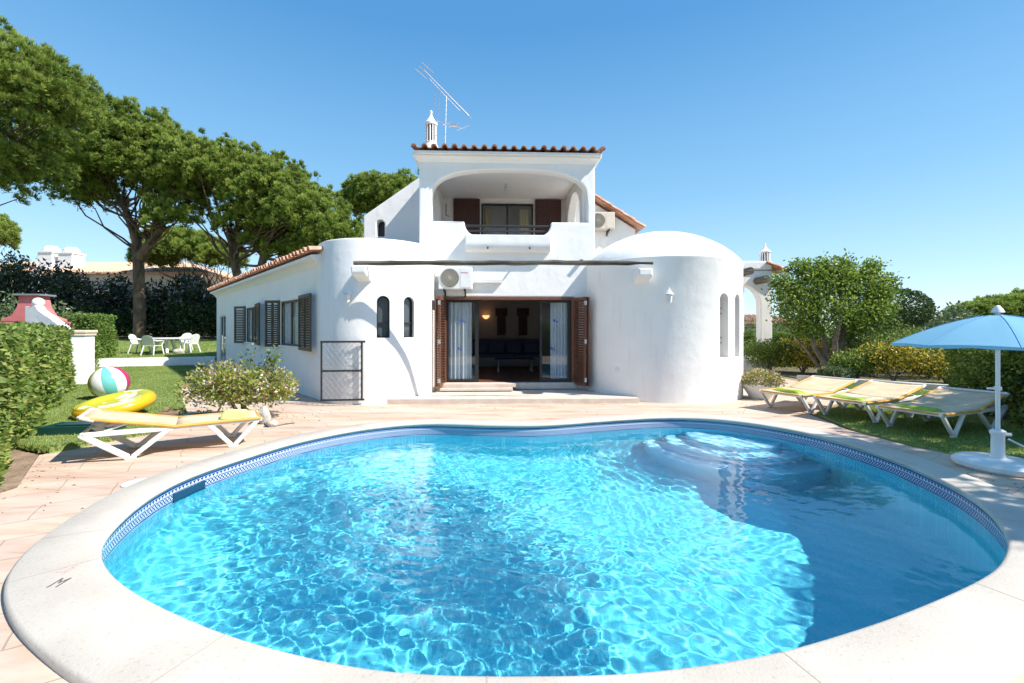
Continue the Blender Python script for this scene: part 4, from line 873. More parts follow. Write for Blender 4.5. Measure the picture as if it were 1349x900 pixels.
for i in range(rings_+1):
    for k in range(m_): vs_.append(canopy_pt(max(.02, i/rings_), k))
for i in range(rings_):
    for k in range(m_): fs_.append((i*m_+k, i*m_+(k+1) % m_, (i+1)*m_+(k+1) % m_, (i+1)*m_+k))
M_CAN = leafmat('blue_canopy_fabric', [(0, (.27, .58, .78)), (1, (.27, .58, .78))], .4, .85)
b = MB(M); b.add(vs_, fs_, True); can = b.build('canopy', M_CAN, t, sharp=28)
b = MB(M); vs_ = []
for j in range(2):
    for k in range(m_):
        x, y, z = canopy_pt(1, k); kk = 1.0 if j == 0 else .985; vs_.append((x*kk, y*kk, z-.001 if j == 0 else z-.035-.006*math.sin(k*1.7)))
b.add(vs_, [(k, (k+1) % m_, m_+(k+1) % m_, m_+k) for k in range(m_)], True); b.build('valance', M_CAN, can, sharp=60)
for k in range(8):
    b = MB(M); b.tube([(x, y, z+.002) for x, y, z in [canopy_pt(q/10, k*sub) for q in range(1, 11)]], .0035, 5); b.build('seam', mat('seam_blue', (.12, .32, .58), .8), can)
b = MB(M); b.lathe([(.0, 1.88), (.02, 1.87), (.045, 1.83), (.06, 1.795), (.03, 1.79)], seg=14); b.build('finial', M_WHITE, t)
b = MB(M)
for k in range(8):
    p = canopy_pt(1, k*sub); q = canopy_pt(.5, k*sub); b.tube([(0, 0, CT-.03), (q[0], q[1], q[2]-.015), (p[0]*.99, p[1]*.99, p[2]-.012)], .006, 5); b.tube([(0, 0, 1.42), (q[0], q[1], q[2]-.015)], .005, 5)
b.tube([(0, 0, 1.38), (0, 0, 1.45)], .035, 10); b.build('ribs', M_METAL, t)
b = MB(); b.tube([(5.78, 5.3, .32), (6.35, 5.25, .02)], .012, 6); tag(b.build('rod', M_METAL), 'thin metal rod leaning from the parasol base to the ground', 'rod')

# ---------------------------------------------------------------- inflatables, box, stones
bx_, by_, bz_ = -8.84, 10.0, .43; b = MB(); NB = 50; me_v = []
b.sphere((0, 0, 0), .355, NB, M=Matrix.Translation((bx_, by_, bz_)) @ Matrix.Rotation(R(14), 4, Vector((.66, -.75, 0))) @ Matrix.Rotation(R(41), 4, 'Z'))
ball = b.build('beach_ball', None, fix=False); tag(ball, 'big beach ball with red, teal, green and white panels on the grass', 'ball')
b_w = mat('ball_white', (.8, .8, .8), .25)
pc_ = [b_w, mat('ball_teal', (.16, .5, .48), .25), b_w, mat('ball_red', (.5, .03, .13), .25), b_w, mat('ball_lime', (.55, .46, .14), .25), b_w, MATS['ball_teal'], b_w, MATS['ball_red']]
for m_i in pc_: ball.data.materials.append(m_i)
for i, f in enumerate(ball.data.polygons): f.material_index = ((i % NB)//5) % 10
t = thing('inflatable_island', 'yellow inflatable lounge island with lime and white pattern tipped on the grass', 'inflatable', (-7.0, 8.05, .1), R(12))
t.scale = (.8, .8, .8)
IM = wmat(t) @ Matrix.Translation((0, 0, .2)) @ Matrix.Rotation(R(-7), 4, 'Y') @ Matrix.Rotation(R(10), 4, 'X')
b = MB(IM); b.lathe([(0, -.13), (.5, -.14), (.6, -.13), (.68, -.09), (.72, -.02), (.72, .04), (.69, .1), (.63, .145)], seg=56)
M_YEL = mat('yellow_vinyl', (.74, .4, .015), .25); b.build('outer_tube', M_YEL, t)
b = MB(IM); b.lathe([(.632, .146), (.58, .16), (.5, .155), (.42, .125), (.36, .1), (0, .09)], seg=56)
b.tube([(.655*math.cos(a), .655*math.sin(a), .13) for a in [2*PI*k/56 for k in range(56)]], .006, 5, True); b.build('printed_top', mat('lime_print', (.52, .5, .02), .3, (.8, .76, .62), 2.2, detail=2, lo=.5, hi=.53), t)
b = MB(IM); b.tube([(.4, -.35, .12), (.4, -.35, .16)], .02, 10); b.build('valve', M_WHITE, t)
t = thing('planter_box', 'low dark green plastic trough standing on the lawn edge behind the left lounger', 'box', (-6.35, 6.75, .082), R(8)); M = wmat(t)
b = MB(M)
for (a0, a1, c0, c1) in ((-.45, .45, -.2, -.17), (-.45, .45, .17, .2), (-.45, -.42, -.17, .17), (.42, .45, -.17, .17)): b.box(a0, a1, c0, c1, 0, .12)
b.build('sides', M_GREENP, t, bevel=.008); b = MB(M); b.box(-.42, .42, -.17, .17, 0, .03); b.build('bottom', M_GREENP, t)
b = MB(M); b.box(-.3, .3, -.1, .1, .1, .13); b.build('insert', M_GREENP, t)
b = MB(TR(-5.95, 7.9, .08, R(35))); b.box(-.16, .16, -.05, .05, 0, .09); b.box(-.12, .18, -.03, .04, .085, .15, M=Matrix.Rotation(R(18), 4, 'Y')); tag(b.build('wood_block', mat('split_wood', (.3, .2, .12), .9, (.2, .13, .08), 8, .5), bevel=.01), 'weathered split piece of wood on the turf behind the left lounger', 'wood')
b = MB(TR(-5.4, 7.95, .08, R(10))); b.box(-.5, .42, -.25, .25, 0, .03); tag(b.build('valve_cover', mat('grey_green_cover', (.1, .22, .17), .6), bevel=.01), 'flat grey green plastic cover on the grass beside the lantana bush', 'cover')
def rock(x, y, z, r_, label, sc=(1, .8, .7)):
    bm = bmesh.new(); bmesh.ops.create_icosphere(bm, subdivisions=3, radius=r_); rg = random.Random(int(x*77))
    off = [Vector((rg.uniform(-9, 9), rg.uniform(-9, 9), 0)) for _ in range(1)][0]
    from mathutils import noise
    for v in bm.verts: v.co *= 1+.35*noise.noise(v.co/r_*1.1+off); v.co = Vector((v.co.x*sc[0], v.co.y*sc[1], v.co.z*sc[2]))
    me = bpy.data.meshes.new('rock'); bm.to_mesh(me); bm.free(); me.transform(Matrix.Translation((x, y, z+r_*sc[2]*.6))); return tag(link('rock', me, M_STONE), label, 'rock')
rock(-4.22, 7.75, 0, .14, 'tall pale rock at the right foot of the lantana bush', (.8, .8, 1.2)); rock(-3.95, 7.5, 0, .1, 'smaller flat pale rock in front of the tall rock'); rock(-16.0, 21.9, .4, .25, 'rounded grey stone at the end of the far clipped hedge')
b = MB(); b.tube([(-4.4, 7.6, .02)]+[(-4.4+.1*i, 7.6+.15*math.sin(i*1.1), .012) for i in range(1, 8)], .009, 6); tag(b.build('hose', mat('dark_hose', (.05, .06, .04), .5)), 'short dark hose curling on the paving by the pale rocks', 'hose')

# ---------------------------------------------------------------- left garden structures
t = thing('garden_wall', 'cream garden wall with scrolled top and ball, ending in a square pillar', 'wall', (-12.6, 13, 0))
b = MB(TR(-12.15, 12.75, 0, R(20))); b.box(-.27, .27, -.27, .27, 0, 1.42); b.build('pillar', M_ST, t, bevel=.02)
b = MB(TR(-12.15, 12.75, 0, R(20))); b.box(-.3, .3, -.3, .3, 1.42, 1.5); b.box(-.32, .32, -.32, .32, 1.5, 1.58); b.build('pillar_cap', mat('cream_cap', (.72, .6, .46), .8), t, bevel=.015)
prof_ = [(0, 0), (1.75, 0), (1.75, 2.26), (1.3, 2.28), (1.2, 2.16), (1.0, 2.05), (.78, 1.95), (.68, 1.88), (.45, 1.75), (.25, 1.6), (0, 1.52)]
b = MB(TR(-12.4, 12.95, 0, R(180-12))); b.slab(prof_, [], lambda a, c: (a, -.1, c), (0, .22, 0)); b.build('scroll_wall', M_ST, t, bevel=.04, seg=3)
b = MB(TR(-12.4, 12.95, 0, R(168))); b.sphere((1.4, 0, 2.38), .14, 20); b.build('ball_finial', M_ST, t)
t = thing('barbecue', 'pink masonry barbecue hood with flat grey cap behind the garden wall', 'barbecue', (-15.3, 14.6, 0), R(6)); M = wmat(t)
hp = [(-.95, 1.84), (.95, 1.84), (.95, 1.92), (.6, 2.04), (.42, 2.3), (.34, 2.6), (.36, 2.66), (-.36, 2.66), (-.34, 2.6), (-.42, 2.3), (-.6, 2.04), (-.95, 1.92)]
b = MB(M); b.slab([(p[0]*.85, p[1]) for p in hp], [], lambda a, c: (a, -.2, c), (0, .4, 0)); b.build('hood', M_PINK, t, bevel=.02)
b = MB(M); b.box(-.8, .8, -.3, .3, 0, 1.84); b.build('body', M_PINK, t); b = MB(M); b.box(-.4, .4, -.3, .3, 2.66, 2.72); b.build('cap', M_GREYM, t, bevel=.01)
b = MB(M); b.box(-.86, .86, -.25, .25, 1.79, 1.84); b.build('ledge', M_PINK, t)
b = MB(TR(-16.9, 20.2, 0, R(0))); b = MB(); pA, pB = Vector((-17.6, 18.25)), Vector((-13.15, 20.15)); dd = (pB-pA).normalized(); nn_ = Vector((-dd.y, dd.x))*.16
b.slab([tuple(pA), tuple(pB), tuple(pB+nn_), tuple(pA+nn_)], [], lambda a, c: (a, c, .4), (0, 0, -.45)); tag(b.build('garden_kerb', M_ST, bevel=.01), 'low white kerb wall between the lower and the upper lawn', 'wall')
b = MB(); pts = [(-17.6, 18.25), (-11.7, 12.2)]; 
# garden table and chairs
TX, TY = -16.75, 22.0; TZ = .33+.05*(TY-19.5)
t = thing('garden_table', 'round white resin garden table on the upper lawn', 'table', (TX, TY, TZ)); M = TR(TX, TY, TZ)
b = MB(M); b.lathe([(0, .74), (.86, .74), (.9, .72), (.88, .68), (.8, .7), (0, .7)], seg=40); b.build('tabletop', M_RESIN, t)
for k in range(4):
    a = PI/4+k*PI/2; b = MB(M); b.tube([(.28*math.cos(a), .28*math.sin(a), .7), (.34*math.cos(a), .34*math.sin(a), .35), (.55*math.cos(a), .55*math.sin(a), 0)], [.11, .075, .06], 10); b.build('leg', M_RESIN, t)
def make_chair():
    t = thing('garden_chair', '', 'chair', group='white resin armchairs round the garden table')
    b = MB(); b.box(-.24, .24, -.24, .24, .42, .45); b.build('seat', M_RESIN, t, bevel=.012)
    b = MB(); o_ = [(-.25, .45), (.25, .45), (.27, .75)]+[(.27*math.cos(a), .75+.17*math.sin(a)) for a in [PI*k/10 for k in range(1, 10)]]+[(-.27, .75)]
    b.slab(o_, [], lambda a, c: (a, .2+(c-.42)*.3, c), (0, .025, 0)); b.build('backrest', M_RESIN, t, bevel=.008)
    for sx in (-1, 1):
        b = MB(); b.tube([(sx*.24, -.22, .44), (sx*.29, -.3, 0)], [.035, .025], 8); b.build('leg', M_RESIN, t)
        b = MB(); b.tube([(sx*.24, .22, .44), (sx*.29, .34, 0)], [.035, .025], 8); b.build('leg', M_RESIN, t)
        b = MB(); b.tube([(sx*.25, -.2, .44), (sx*.31, -.25, .64), (sx*.31, -.1, .67), (sx*.31, .15, .66), (sx*.26, .28, .7)], .028, 8); b.build('armrest', M_RESIN, t)
    return t
ch0 = make_chair()
for i, (dx, dy, a, lb) in enumerate(((-1.15, -.1, 90+8, 'white resin chair at the left side of the garden table'), (1.1, .1, -90-6, 'white resin chair at the right side of the garden table near the villa'), (.15, .95, 0, 'white resin chair on the far side of the garden table'), (.15, -.95, 180, 'white resin chair on the near side of the garden table'))):
    c = ch0 if i == 0 else copy_tree(ch0); c.location = (TX+dx, TY+dy, .33+.05*(TY+dy-19.5)); c.rotation_euler = (0, 0, R(a)); c.scale = (1.0,)*3; c['label'] = lb

# ---------------------------------------------------------------- foliage builders
def box_hedge(name, label, foot, z1, mat_, leaf, dens, thick=.18, cat='hedge', z0=0.0, rough=.05, core=True):
    """foot: convex-ish list of corners; leaves on the sides and the top"""
    t = thing(name, label, cat, (sum(p[0] for p in foot)/len(foot), sum(p[1] for p in foot)/len(foot), z0))
    P = []; N = []; n_ = len(foot); cx = np.mean([p[0] for p in foot]); cy = np.mean([p[1] for p in foot])
    for i in range(n_):
        a, c = np.array(foot[i]), np.array(foot[(i+1) % n_]); l = np.linalg.norm(c-a); k = int(l*(z1-z0)*dens); u_ = RNG.random(k); z = z0+RNG.random(k)*(z1-z0); nr = np.array([c[1]-a[1], a[0]-c[0]])/l
        if np.dot(nr, (a+c)/2-[cx, cy]) < 0: nr = -nr
        bump = rough*np.sin(u_*l*2.1+z*3)+rough*.6*np.sin(u_*l*5.3-z*4.1)
        dep = bump-thick*RNG.random(k)**1.5; xy = a+(c-a)*u_[:, None]+nr*dep[:, None]; P.append(np.c_[xy, z]); N.append(np.tile([nr[0], nr[1], .25], (k, 1)))
    lo_, hi_ = np.min(foot, 0), np.max(foot, 0); k = int(np.prod(hi_-lo_)*dens); q = lo_+RNG.random((k, 2))*(hi_-lo_); q = q[in_poly(q, foot)]
    z = z1+rough*.6*np.sin(q[:, 0]*3)+rough*.5*np.sin(q[:, 1]*4.3)-thick*RNG.random(len(q))**1.5; P.append(np.c_[q, z]); N.append(np.tile([0, 0, 1.], (len(q), 1)))
    for _ in range(int(len(foot)*np.hypot(*(hi_-lo_))*2.2)):         # stray shoots above the clipped top
        c_ = lo_+RNG.random(2)*(hi_-lo_)
        if not in_poly(np.array([c_]), foot)[0]: continue
        hh = RNG.uniform(.03, .16); kk = 12; u_ = RNG.random(kk); P.append(np.c_[np.tile(c_, (kk, 1))+RNG.normal(size=(kk, 2))*.015, z1-.03+u_*hh]); N.append(np.tile([0, 0, 1.], (kk, 1)))
    P = np.concatenate(P); N = np.concatenate(N); leaves('foliage', P, N, leaf, leaf*.5, mat_, t, .55)
    if core:
        f2 = [(cx+(p[0]-cx)*.0+(p[0]-cx), p[1]) for p in foot]; c_ = Vector((cx, cy)); pts = []
        for i in range(n_):
            pv, nx_, cu_ = Vector(foot[i-1]), Vector(foot[(i+1) % n_]), Vector(foot[i]); d1, d2 = (pv-cu_).normalized(), (nx_-cu_).normalized(); pts.append(tuple(cu_+(d1+d2)*thick))
        b = MB(); b.slab(pts, [], lambda a, c: (a, c, z1-thick), (0, 0, -(z1-thick-z0))); b.build('inner_hull', mat('hull_shade', (.02, .03, .01), 1), t)  # solid hull under the leaves, near-black to stand in for shaded depth
    return t
def bush(name, label, c, r, mat_, leaf, n, cat='bush', lobes=7, shell=.55, bias=.7, group=None, flat=.45, spikes=0):
    t = thing(name, label, cat, (c[0], c[1], c[2]), 0, group); P = []; N = []; k = n//(lobes+1)
    base = np.array([c[0], c[1], c[2]+r[2]*.45])
    for i in range(lobes+1):
        if i == 0: cc, rr = base, np.array(r)*.75
        else:
            a = 2*PI*i/lobes+RNG.uniform(-.3, .3); cc = base+np.array([math.cos(a)*r[0]*.52, math.sin(a)*r[1]*.52, RNG.uniform(-.12, .28)*r[2]]); rr = np.array(r)*RNG.uniform(.36, .52)
        rr[2] = r[2]*(.55 if i == 0 else .42); p, d = ell_points(cc, rr, k, -.6, shell); P.append(p); N.append(d)
    P = np.concatenate(P); N = np.concatenate(N); m_ = P[:, 2] > c[2]+.02; P, N = P[m_], N[m_]; N = N+np.array([0, 0, .35])
    leaves('foliage', P, N, leaf, leaf*.48, mat_, t, bias)
    b = MB()
    for i in range(6):
        a = RNG.uniform(0, 6.28); q = RNG.uniform(.3, .6); b.tube([(c[0], c[1], c[2]-.02), (c[0]+math.cos(a)*r[0]*q*.5, c[1]+math.sin(a)*r[1]*q*.5, c[2]+r[2]*.4), (c[0]+math.cos(a)*r[0]*q, c[1]+math.sin(a)*r[1]*q, c[2]+r[2]*.8)], [.03, .02, .008], 5)
    b.build('stems', M_BARK2, t); return t
def limb(b, p, q, r0, r1, sag=.1, seg=6, kinks=4):
    p, q = Vector(p), Vector(q); d = q-p; pts = []; rr = []
    for i in range(kinks+1):
        u_ = i/kinks; w = math.sin(PI*u_)*d.length*sag; pts.append(p+d*u_+Vector((random.uniform(-.3, .3)*w, random.uniform(-.3, .3)*w, -w*.5))); rr.append(r0+(r1-r0)*u_)
    b.tube(pts, rr, seg)
def pine(label, base, trunk, ells, Yd, dens=1.0, trunk_r=.35, name='pine_tree', limbs=14, fork=None, group='stone pines beyond the lawn', nl=None):
    """ells: list of (centre, radii); trunk: list of points base->fork; needles grow in puffs over the crown"""
    t = thing(name, label, 'tree', base, 0, group); px_ = Yd/455.0      # metres per render pixel at that distance
    PP = []; NN_ = []; RN = []; tips = []
    for (c, r) in ells:
        area = 2*PI*max(r[0]*r[1], (r[0]+r[1])/2*r[2]); npf = int(area/.15*dens); pr = max(.25, px_*4.3)
        pc, d = ell_points(c, r, npf, -.3, .86)
        k_in = max(3, npf//2); pin, din = ell_points(c, (r[0]*.8, r[1]*.8, r[2]*.7), k_in, -.5, .3); pc = np.r_[pc, pin]; d = np.r_[d, din]
        pc += RNG.normal(size=pc.shape)*.2; nt_ = int(34*dens) if nl is None else nl
        for j in range(len(pc)):
            rr = pr*RNG.uniform(.7, 1.25); dd = unit(RNG.normal(size=(nt_, 3))*.6+d[j]*.7+np.array([0, 0, 1.0])); rad = (.35+.65*RNG.random((nt_, 1)))
            PP.append(pc[j]+dd*rad*rr*np.array([1, 1, 1.35])); NN_.append(dd+np.array([0, 0, .45])); RN.append(np.full(nt_, RNG.uniform(-.05, .4))+RNG.random(nt_)*.15+(rad[:, 0]-.35)*.75)  # outer needles of each puff get a lighter colour, as if lit from above
        sel = RNG.choice(len(pc), min(len(pc), max(4, limbs//len(ells)+2)), replace=False); tips += [pc[s] for s in sel]
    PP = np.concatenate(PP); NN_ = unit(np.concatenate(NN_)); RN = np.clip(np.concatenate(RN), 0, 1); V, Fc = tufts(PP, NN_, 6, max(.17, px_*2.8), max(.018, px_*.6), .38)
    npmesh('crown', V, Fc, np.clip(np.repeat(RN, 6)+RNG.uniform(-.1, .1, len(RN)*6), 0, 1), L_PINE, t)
    b = MB()
    for tr in (trunk if isinstance(trunk[0][0], (tuple, list)) else [trunk]):
        nn = len(tr); pts = []; 
        for i in range(nn-1):
            for k in range(4): pts.append(Vector(tr[i]).lerp(Vector(tr[i+1]), k/4)+Vector((random.uniform(-1, 1), random.uniform(-1, 1), 0))*trunk_r*.08)
        pts.append(Vector(tr[-1])); b.tube(pts, [trunk_r*(1.15-.65*i/len(pts)) for i in range(len(pts))], 12)
        top = Vector(tr[-1])
        for tp in tips:
            tp = Vector(tp); j = min(range(len(pts)), key=lambda i: abs(pts[i].z-(top.z-(random.random()*.3)*(top.z-Vector(base).z))))
            if random.random() < .62: limb(b, pts[j], tp, trunk_r*.24, trunk_r*.04, .16)
    b.build('trunk', M_BARK, t); return t

# ---------------------------------------------------------------- trees, left
def E(px, py, Y, rx, ry, rz): p = AT(px, py, Y); return ((p.x, p.y, p.z), (rx, ry, rz))
b0 = (-24.5, 30, .85)
pine('big stone pine with a tall leaning trunk behind the garden chairs', b0, [[b0, tuple(AT(183, 350, 30)), tuple(AT(180, 318, 30)), tuple(AT(170, 288, 30)), tuple(AT(160, 262, 30))], [tuple(AT(184, 340, 30)), tuple(AT(199, 320, 29.8)), tuple(AT(216, 298, 29.5))]],
     [E(130, 222, 30, 3.6, 3.6, 2.4), E(190, 222, 30, 3.0, 3.4, 2.5), E(165, 185, 30, 3.4, 3.2, 2.0), E(225, 238, 30, 1.9, 2.6, 2.0), E(85, 235, 30, 2.4, 2.6, 1.6), E(228, 290, 29, 1.3, 1.4, .9), E(120, 262, 30, 1.6, 1.8, .9)], 30, trunk_r=.31, limbs=26)
b1 = (-27.0, 19.5, .1)
pine('near stone pine whose crown enters at the upper left corner', b1, [b1, (-26.6, 19.5, 5), (-25.5, 19.8, 8.5)],
     [E(30, 118, 20, 2.4, 2.6, 1.6), E(-30, 105, 20, 3.0, 2.8, 2.2), E(65, 138, 20, 1.3, 1.8, 1.0), E(-10, 165, 20, 2.4, 2.4, 1.3), E(10, 218, 21, 1.9, 2, 1.0), E(-40, 240, 21, 2.0, 2, 1.1)], 20, trunk_r=.36, limbs=22)
b2 = (-18.6, 30.5, .9)
pine('wide spreading stone pine with two dark trunks rising behind the wing roof', b2, [[b2, (-18.2, 30.5, 4), (-18.9, 30.5, 8)], [(-17.4, 30.8, .9), (-17.2, 30.8, 4.5), (-16.3, 30.5, 8.3)]],
     [E(265, 235, 30, 2.9, 3, 2.1), E(310, 240, 30, 2.9, 3.2, 2.2), E(360, 262, 30, 2.9, 3.2, 2.2), E(405, 292, 30, 2.5, 3, 2.1), E(440, 312, 30, 1.6, 2.6, 1.5), E(340, 300, 31, 2.6, 2.5, 1.4), E(238, 268, 30, 1.6, 2, 1.4), E(425, 332, 31, 1.7, 2, 1.0), E(385, 335, 32, 1.9, 2, 1.1), E(350, 325, 32, 1.6, 2, .9)], 30, trunk_r=.34, limbs=26)
b3 = (-12, 37, .9)
pine('flat topped stone pine showing behind the upper left gable', b3, [b3, (-11.8, 37, 5), (-11.4, 37, 9)], [E(495, 262, 36, 2.3, 2.4, 1.3), E(470, 275, 36, 1.3, 2, 1.1), E(530, 262, 36, 2.2, 2.4, 1.3)], 36, trunk_r=.3, limbs=10)
b4 = (-33, 46, 1.1)
pine('smaller distant stone pine with many thin stems right of the big trunk', b4, [[b4, (-32.5, 46, 4), (-33, 46, 6.5)], [(-31, 46, 1.1), (-31, 46, 4), (-30.5, 46, 6.5)], [(-29.8, 46, 1.1), (-30, 46, 3.5), (-29, 46, 6)]],
     [E(225, 330, 45, 2.6, 2.6, 1.7), E(262, 335, 45, 2.4, 2.4, 1.6), E(205, 345, 45, 1.4, 2, 1.2), E(290, 345, 45, 2, 2, 1.2)], 45, trunk_r=.22, limbs=8, group='stone pines beyond the lawn')
b5 = (-62, 52, 1)
pine('pine tip just inside the left frame edge by the neighbour roof', b5, [b5, (-62, 52, 8)], [E(-18, 312, 52, 2.4, 2.4, 2.2)], 52, trunk_r=.25, limbs=6)
bush('distant_tree', 'pale rounded tree far behind the small stone pine', (-41, 62, .9), (8, 6, 6), L_BRIGHT, .5, 5000, 'tree')
# dark shrub belt behind the upper lawn
belt = [(-47, 36.5, 7.5, 'tall dark evergreen mass at the far left under the neighbour roof', L_DARK), (-40.3, 35, 6.4, 'dark leafy shrub left of the two white chimneys of the next house', L_DARK), (-35.4, 34, 6.6, 'dark shrub with white blossom beneath the two neighbour chimneys', L_BOUG), (-30.5, 33.5, 5.4, 'blossoming dark shrub just left of the big pine trunk', L_BOUG), (-26, 34, 5.0, 'dark blossoming shrub directly behind the big pine trunk', L_BOUG), (-22, 33.5, 4.6, 'dark shrub right of the big pine trunk', L_BOUG), (-18, 34, 4.2, 'dark shrub behind the right hand garden chair', L_DARK), (-14, 34.5, 4.0, 'dark shrub against the far corner of the wing', L_DARK)]
for (x, y, h, lb, m_) in belt: bush('evergreen_shrub', lb, (x, y, .9), (3.3, 2.4, h-.5), m_, .32, 5200, 'shrub', group='dark shrubs behind the upper lawn', shell=.45)
for (x, y, h, lb) in [(-37.5, 32.2, 2.6, 'low dark bush at the far left edge of the upper lawn'), (-33, 31.8, 2.4, 'low dark bush at the lawn edge left of the big pine'), (-28.4, 31.8, 2.3, 'low dark bush next to the foot of the big pine'), (-21.5, 31.6, 2.4, 'low dark bush just right of the big pine foot'), (-17.7, 31.6, 2.3, 'low dark bush on the lawn edge behind the table'), (-14, 31.8, 2.6, 'low dark bush on the lawn edge by the wing')]:
    bush('evergreen_shrub', lb, (x, y, .9), (2.6, 1.2, h), L_DARK, .22, 3500, 'shrub', group='dark shrubs behind the upper lawn', shell=.45)
box_hedge('evergreen_hedge', 'dark dense hedge closing the gaps behind the shrubs of the upper lawn', [(-60, 37), (-10, 37), (-10, 38.5), (-60, 38.5)], 4.2, L_DARK, .3, 60, .4, z0=.9)
bush('olive_bush', 'grey green bush behind the pink barbecue', (-19.5, 17.5, 0), (2.6, 2.0, 2.7), L_OLE, .16, 5000)
box_hedge('clipped_hedge', 'long clipped hedge running back from the near left edge', [(-4.95, 4.15), (-11.35, 11.7), (-12.6, 10.9), (-6.7, 3.2)], 1.6, L_HEDGE, .088, 1900, .24, rough=.07)
box_hedge('clipped_hedge', 'square clipped hedge block behind the cream wall pillar', [(-16.8, 18.4), (-17.9, 20.6), (-20.6, 20.6), (-19, 18.4)], 2.2, L_HEDGE2, .09, 900, .2, z0=.1)
bush('lantana_bush', 'flowering lantana bush with pink blossoms left of the villa wall', (-4.85, 8.2, .0), (1.1, .75, .95), L_LANT, .075, 9000, shell=.3)
P = []
t = thing('leafy_branch', 'long leafy shoot rising out of the lantana bush', 'plant', (-4.8, 8.4, .3)); b = MB()
for k in range(5):
    a = Vector((-4.9+.1*k, 8.35, .5)); q = a+Vector((RNG.uniform(-.05, .45), RNG.uniform(-.1, .1), RNG.uniform(.45, .8))); b.tube([a, (a+q)/2+Vector((.0, 0, .05)), q], [.012, .009, .004], 5)
    for j in range(70): u_ = RNG.random(); P.append(np.array(a.lerp(q, u_))+RNG.normal(size=3)*.05)
b.build('stems', M_BARK2, t); leaves('foliage', np.array(P), np.tile([.2, 0, .8], (len(P), 1)), .08, .04, L_BRIGHT, t, .6)

# ---------------------------------------------------------------- right garden
t = thing('orange_tree', 'round crowned citrus tree with spreading trunks right of the porch', 'tree', (10.9, 15.6, 0)); P = []; N = []
for (px_, py_, rx, rz_) in ((1062, 380, .75, .6), (1100, 378, .8, .65), (1135, 378, .75, .55), (1088, 408, 1.1, .7), (1050, 412, .75, .55), (1135, 412, .8, .6), (1158, 388, .5, .4), (1100, 362, .55, .35), (1040, 390, .6, .5), (1070, 362, .5, .3), (1140, 362, .4, .25), (1160, 412, .45, .35), (1120, 432, .5, .35), (1064, 436, .45, .3), (1028, 372, .3, .3), (1168, 372, .28, .25), (1085, 350, .3, .2), (1150, 352, .25, .25), (1112, 348, .22, .2), (1052, 352, .3, .2)):
    p = AT(px_, py_, 15.6); q, d = ell_points(tuple(p), (rx, rx, rz_), int(1900*rx**1.2), -.9, .35); P.append(q); N.append(d)
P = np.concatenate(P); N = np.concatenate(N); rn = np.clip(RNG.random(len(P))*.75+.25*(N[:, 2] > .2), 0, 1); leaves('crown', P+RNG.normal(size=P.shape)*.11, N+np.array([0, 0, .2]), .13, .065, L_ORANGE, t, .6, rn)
b = MB()
for (q, r_) in (((9.9, 15.4, 2.2), .08), ((10.5, 15.9, 2.6), .09), ((11.5, 15.5, 2.5), .09), ((12.2, 15.8, 2.2), .07), ((11.0, 15.2, 2.8), .08), ((9.4, 15.8, 1.9), .05)): limb(b, (10.9, 15.6, 0), q, r_*1.6, r_*.5, .12, 8)
b.build('trunk', M_BARK2, t)
b = MB()
def topi(label, c, r, tz, n, lf): 
    t = thing('topiary_tree', label, 'tree', (c[0], c[1], 0)); q, d = ell_points(c, r, n, -.95, .85); leaves('crown', q, d, lf, lf*.5, L_TOPI, t, .8); b = MB(); b.tube([(c[0], c[1], 0), (c[0], c[1], c[2])], [.13, .09], 8); b.build('trunk', M_BARK2, t); return t
topi('dark green ball topiary tree on a short trunk', tuple(AT(1180, 408, 21)), (1.35, 1.3, .95), 0, 9000, .11)
bush('oleander_bush', 'tall pale oleander behind the ball topiary', (20.6, 24.5, 0), (2.3, 2.0, 3.0), L_OLE, .2, 5500); bush('oleander_bush', 'oleander with pink blossoms behind the parasol top', (23.3, 25.5, 0), (2.4, 2, 2.7), L_OLE, .2, 5000)
b6 = (50, 48, 0)
pine('low flat umbrella pine on the right horizon behind the parasol', b6, [b6, (50, 48, 1.5), (50.5, 48, 3)], [E(1318, 414, 48, 3.4, 3, 1.2), E(1350, 411, 48, 3.0, 3, 1.4), E(1285, 419, 48, 1.8, 2.4, .9)], 48, trunk_r=.35, limbs=8, group=None)
box_hedge('clipped_hedge', 'low clipped hedge behind the porch column', [(8.0, 19.4), (13.5, 19.4), (13.5, 20.5), (8.0, 20.5)], 1.45, L_HEDGE2, .1, 700, .2)
ylw = [((10.6, 16.6, 0), (1.15, .9, 1.25), 'yellow flowering bush beside the porch column', L_YEL), ((9.6, 17.0, 0), (1.0, .8, 1.15), 'green bush with a few yellow flowers right against the porch column', L_BRIGHT), ((10.6, 14.1, 0), (.85, .7, .95), 'small bush under the citrus tree', L_BRIGHT), ((11.4, 13.6, 0), (1.0, .8, 1.2), 'bright yellow flowering bush behind the middle lounger', L_YEL), ((12.6, 13.2, 0), (1.0, .85, 1.15), 'yellow flowering bush left of the blue parasol rim', L_YEL), ((13.6, 14.8, 0), (1.2, .9, 1.45), 'loose green bush behind the yellow flowers', L_BRIGHT), ((12.2, 15.8, 0), (1.3, .9, 1.4), 'green bush at the right of the citrus trunk', L_BRIGHT), ((14.6, 16.5, 0), (1.5, 1, 1.6), 'mixed bush below the ball topiary', L_BRIGHT), ((13.6, 12.0, 0), (.9, .8, 1.15), 'dark bush under the left rim of the parasol', L_DARK), ((9.8, 13.75, 0), (.55, .4, .42), 'low silvery plant at the kerb behind the loungers', L_OLE)]
for c, r, lb, m_ in ylw: bush('flowering_bush' if m_ is L_YEL else 'garden_bush', lb, c, r, m_, .085, 5600, group=None, shell=.45)
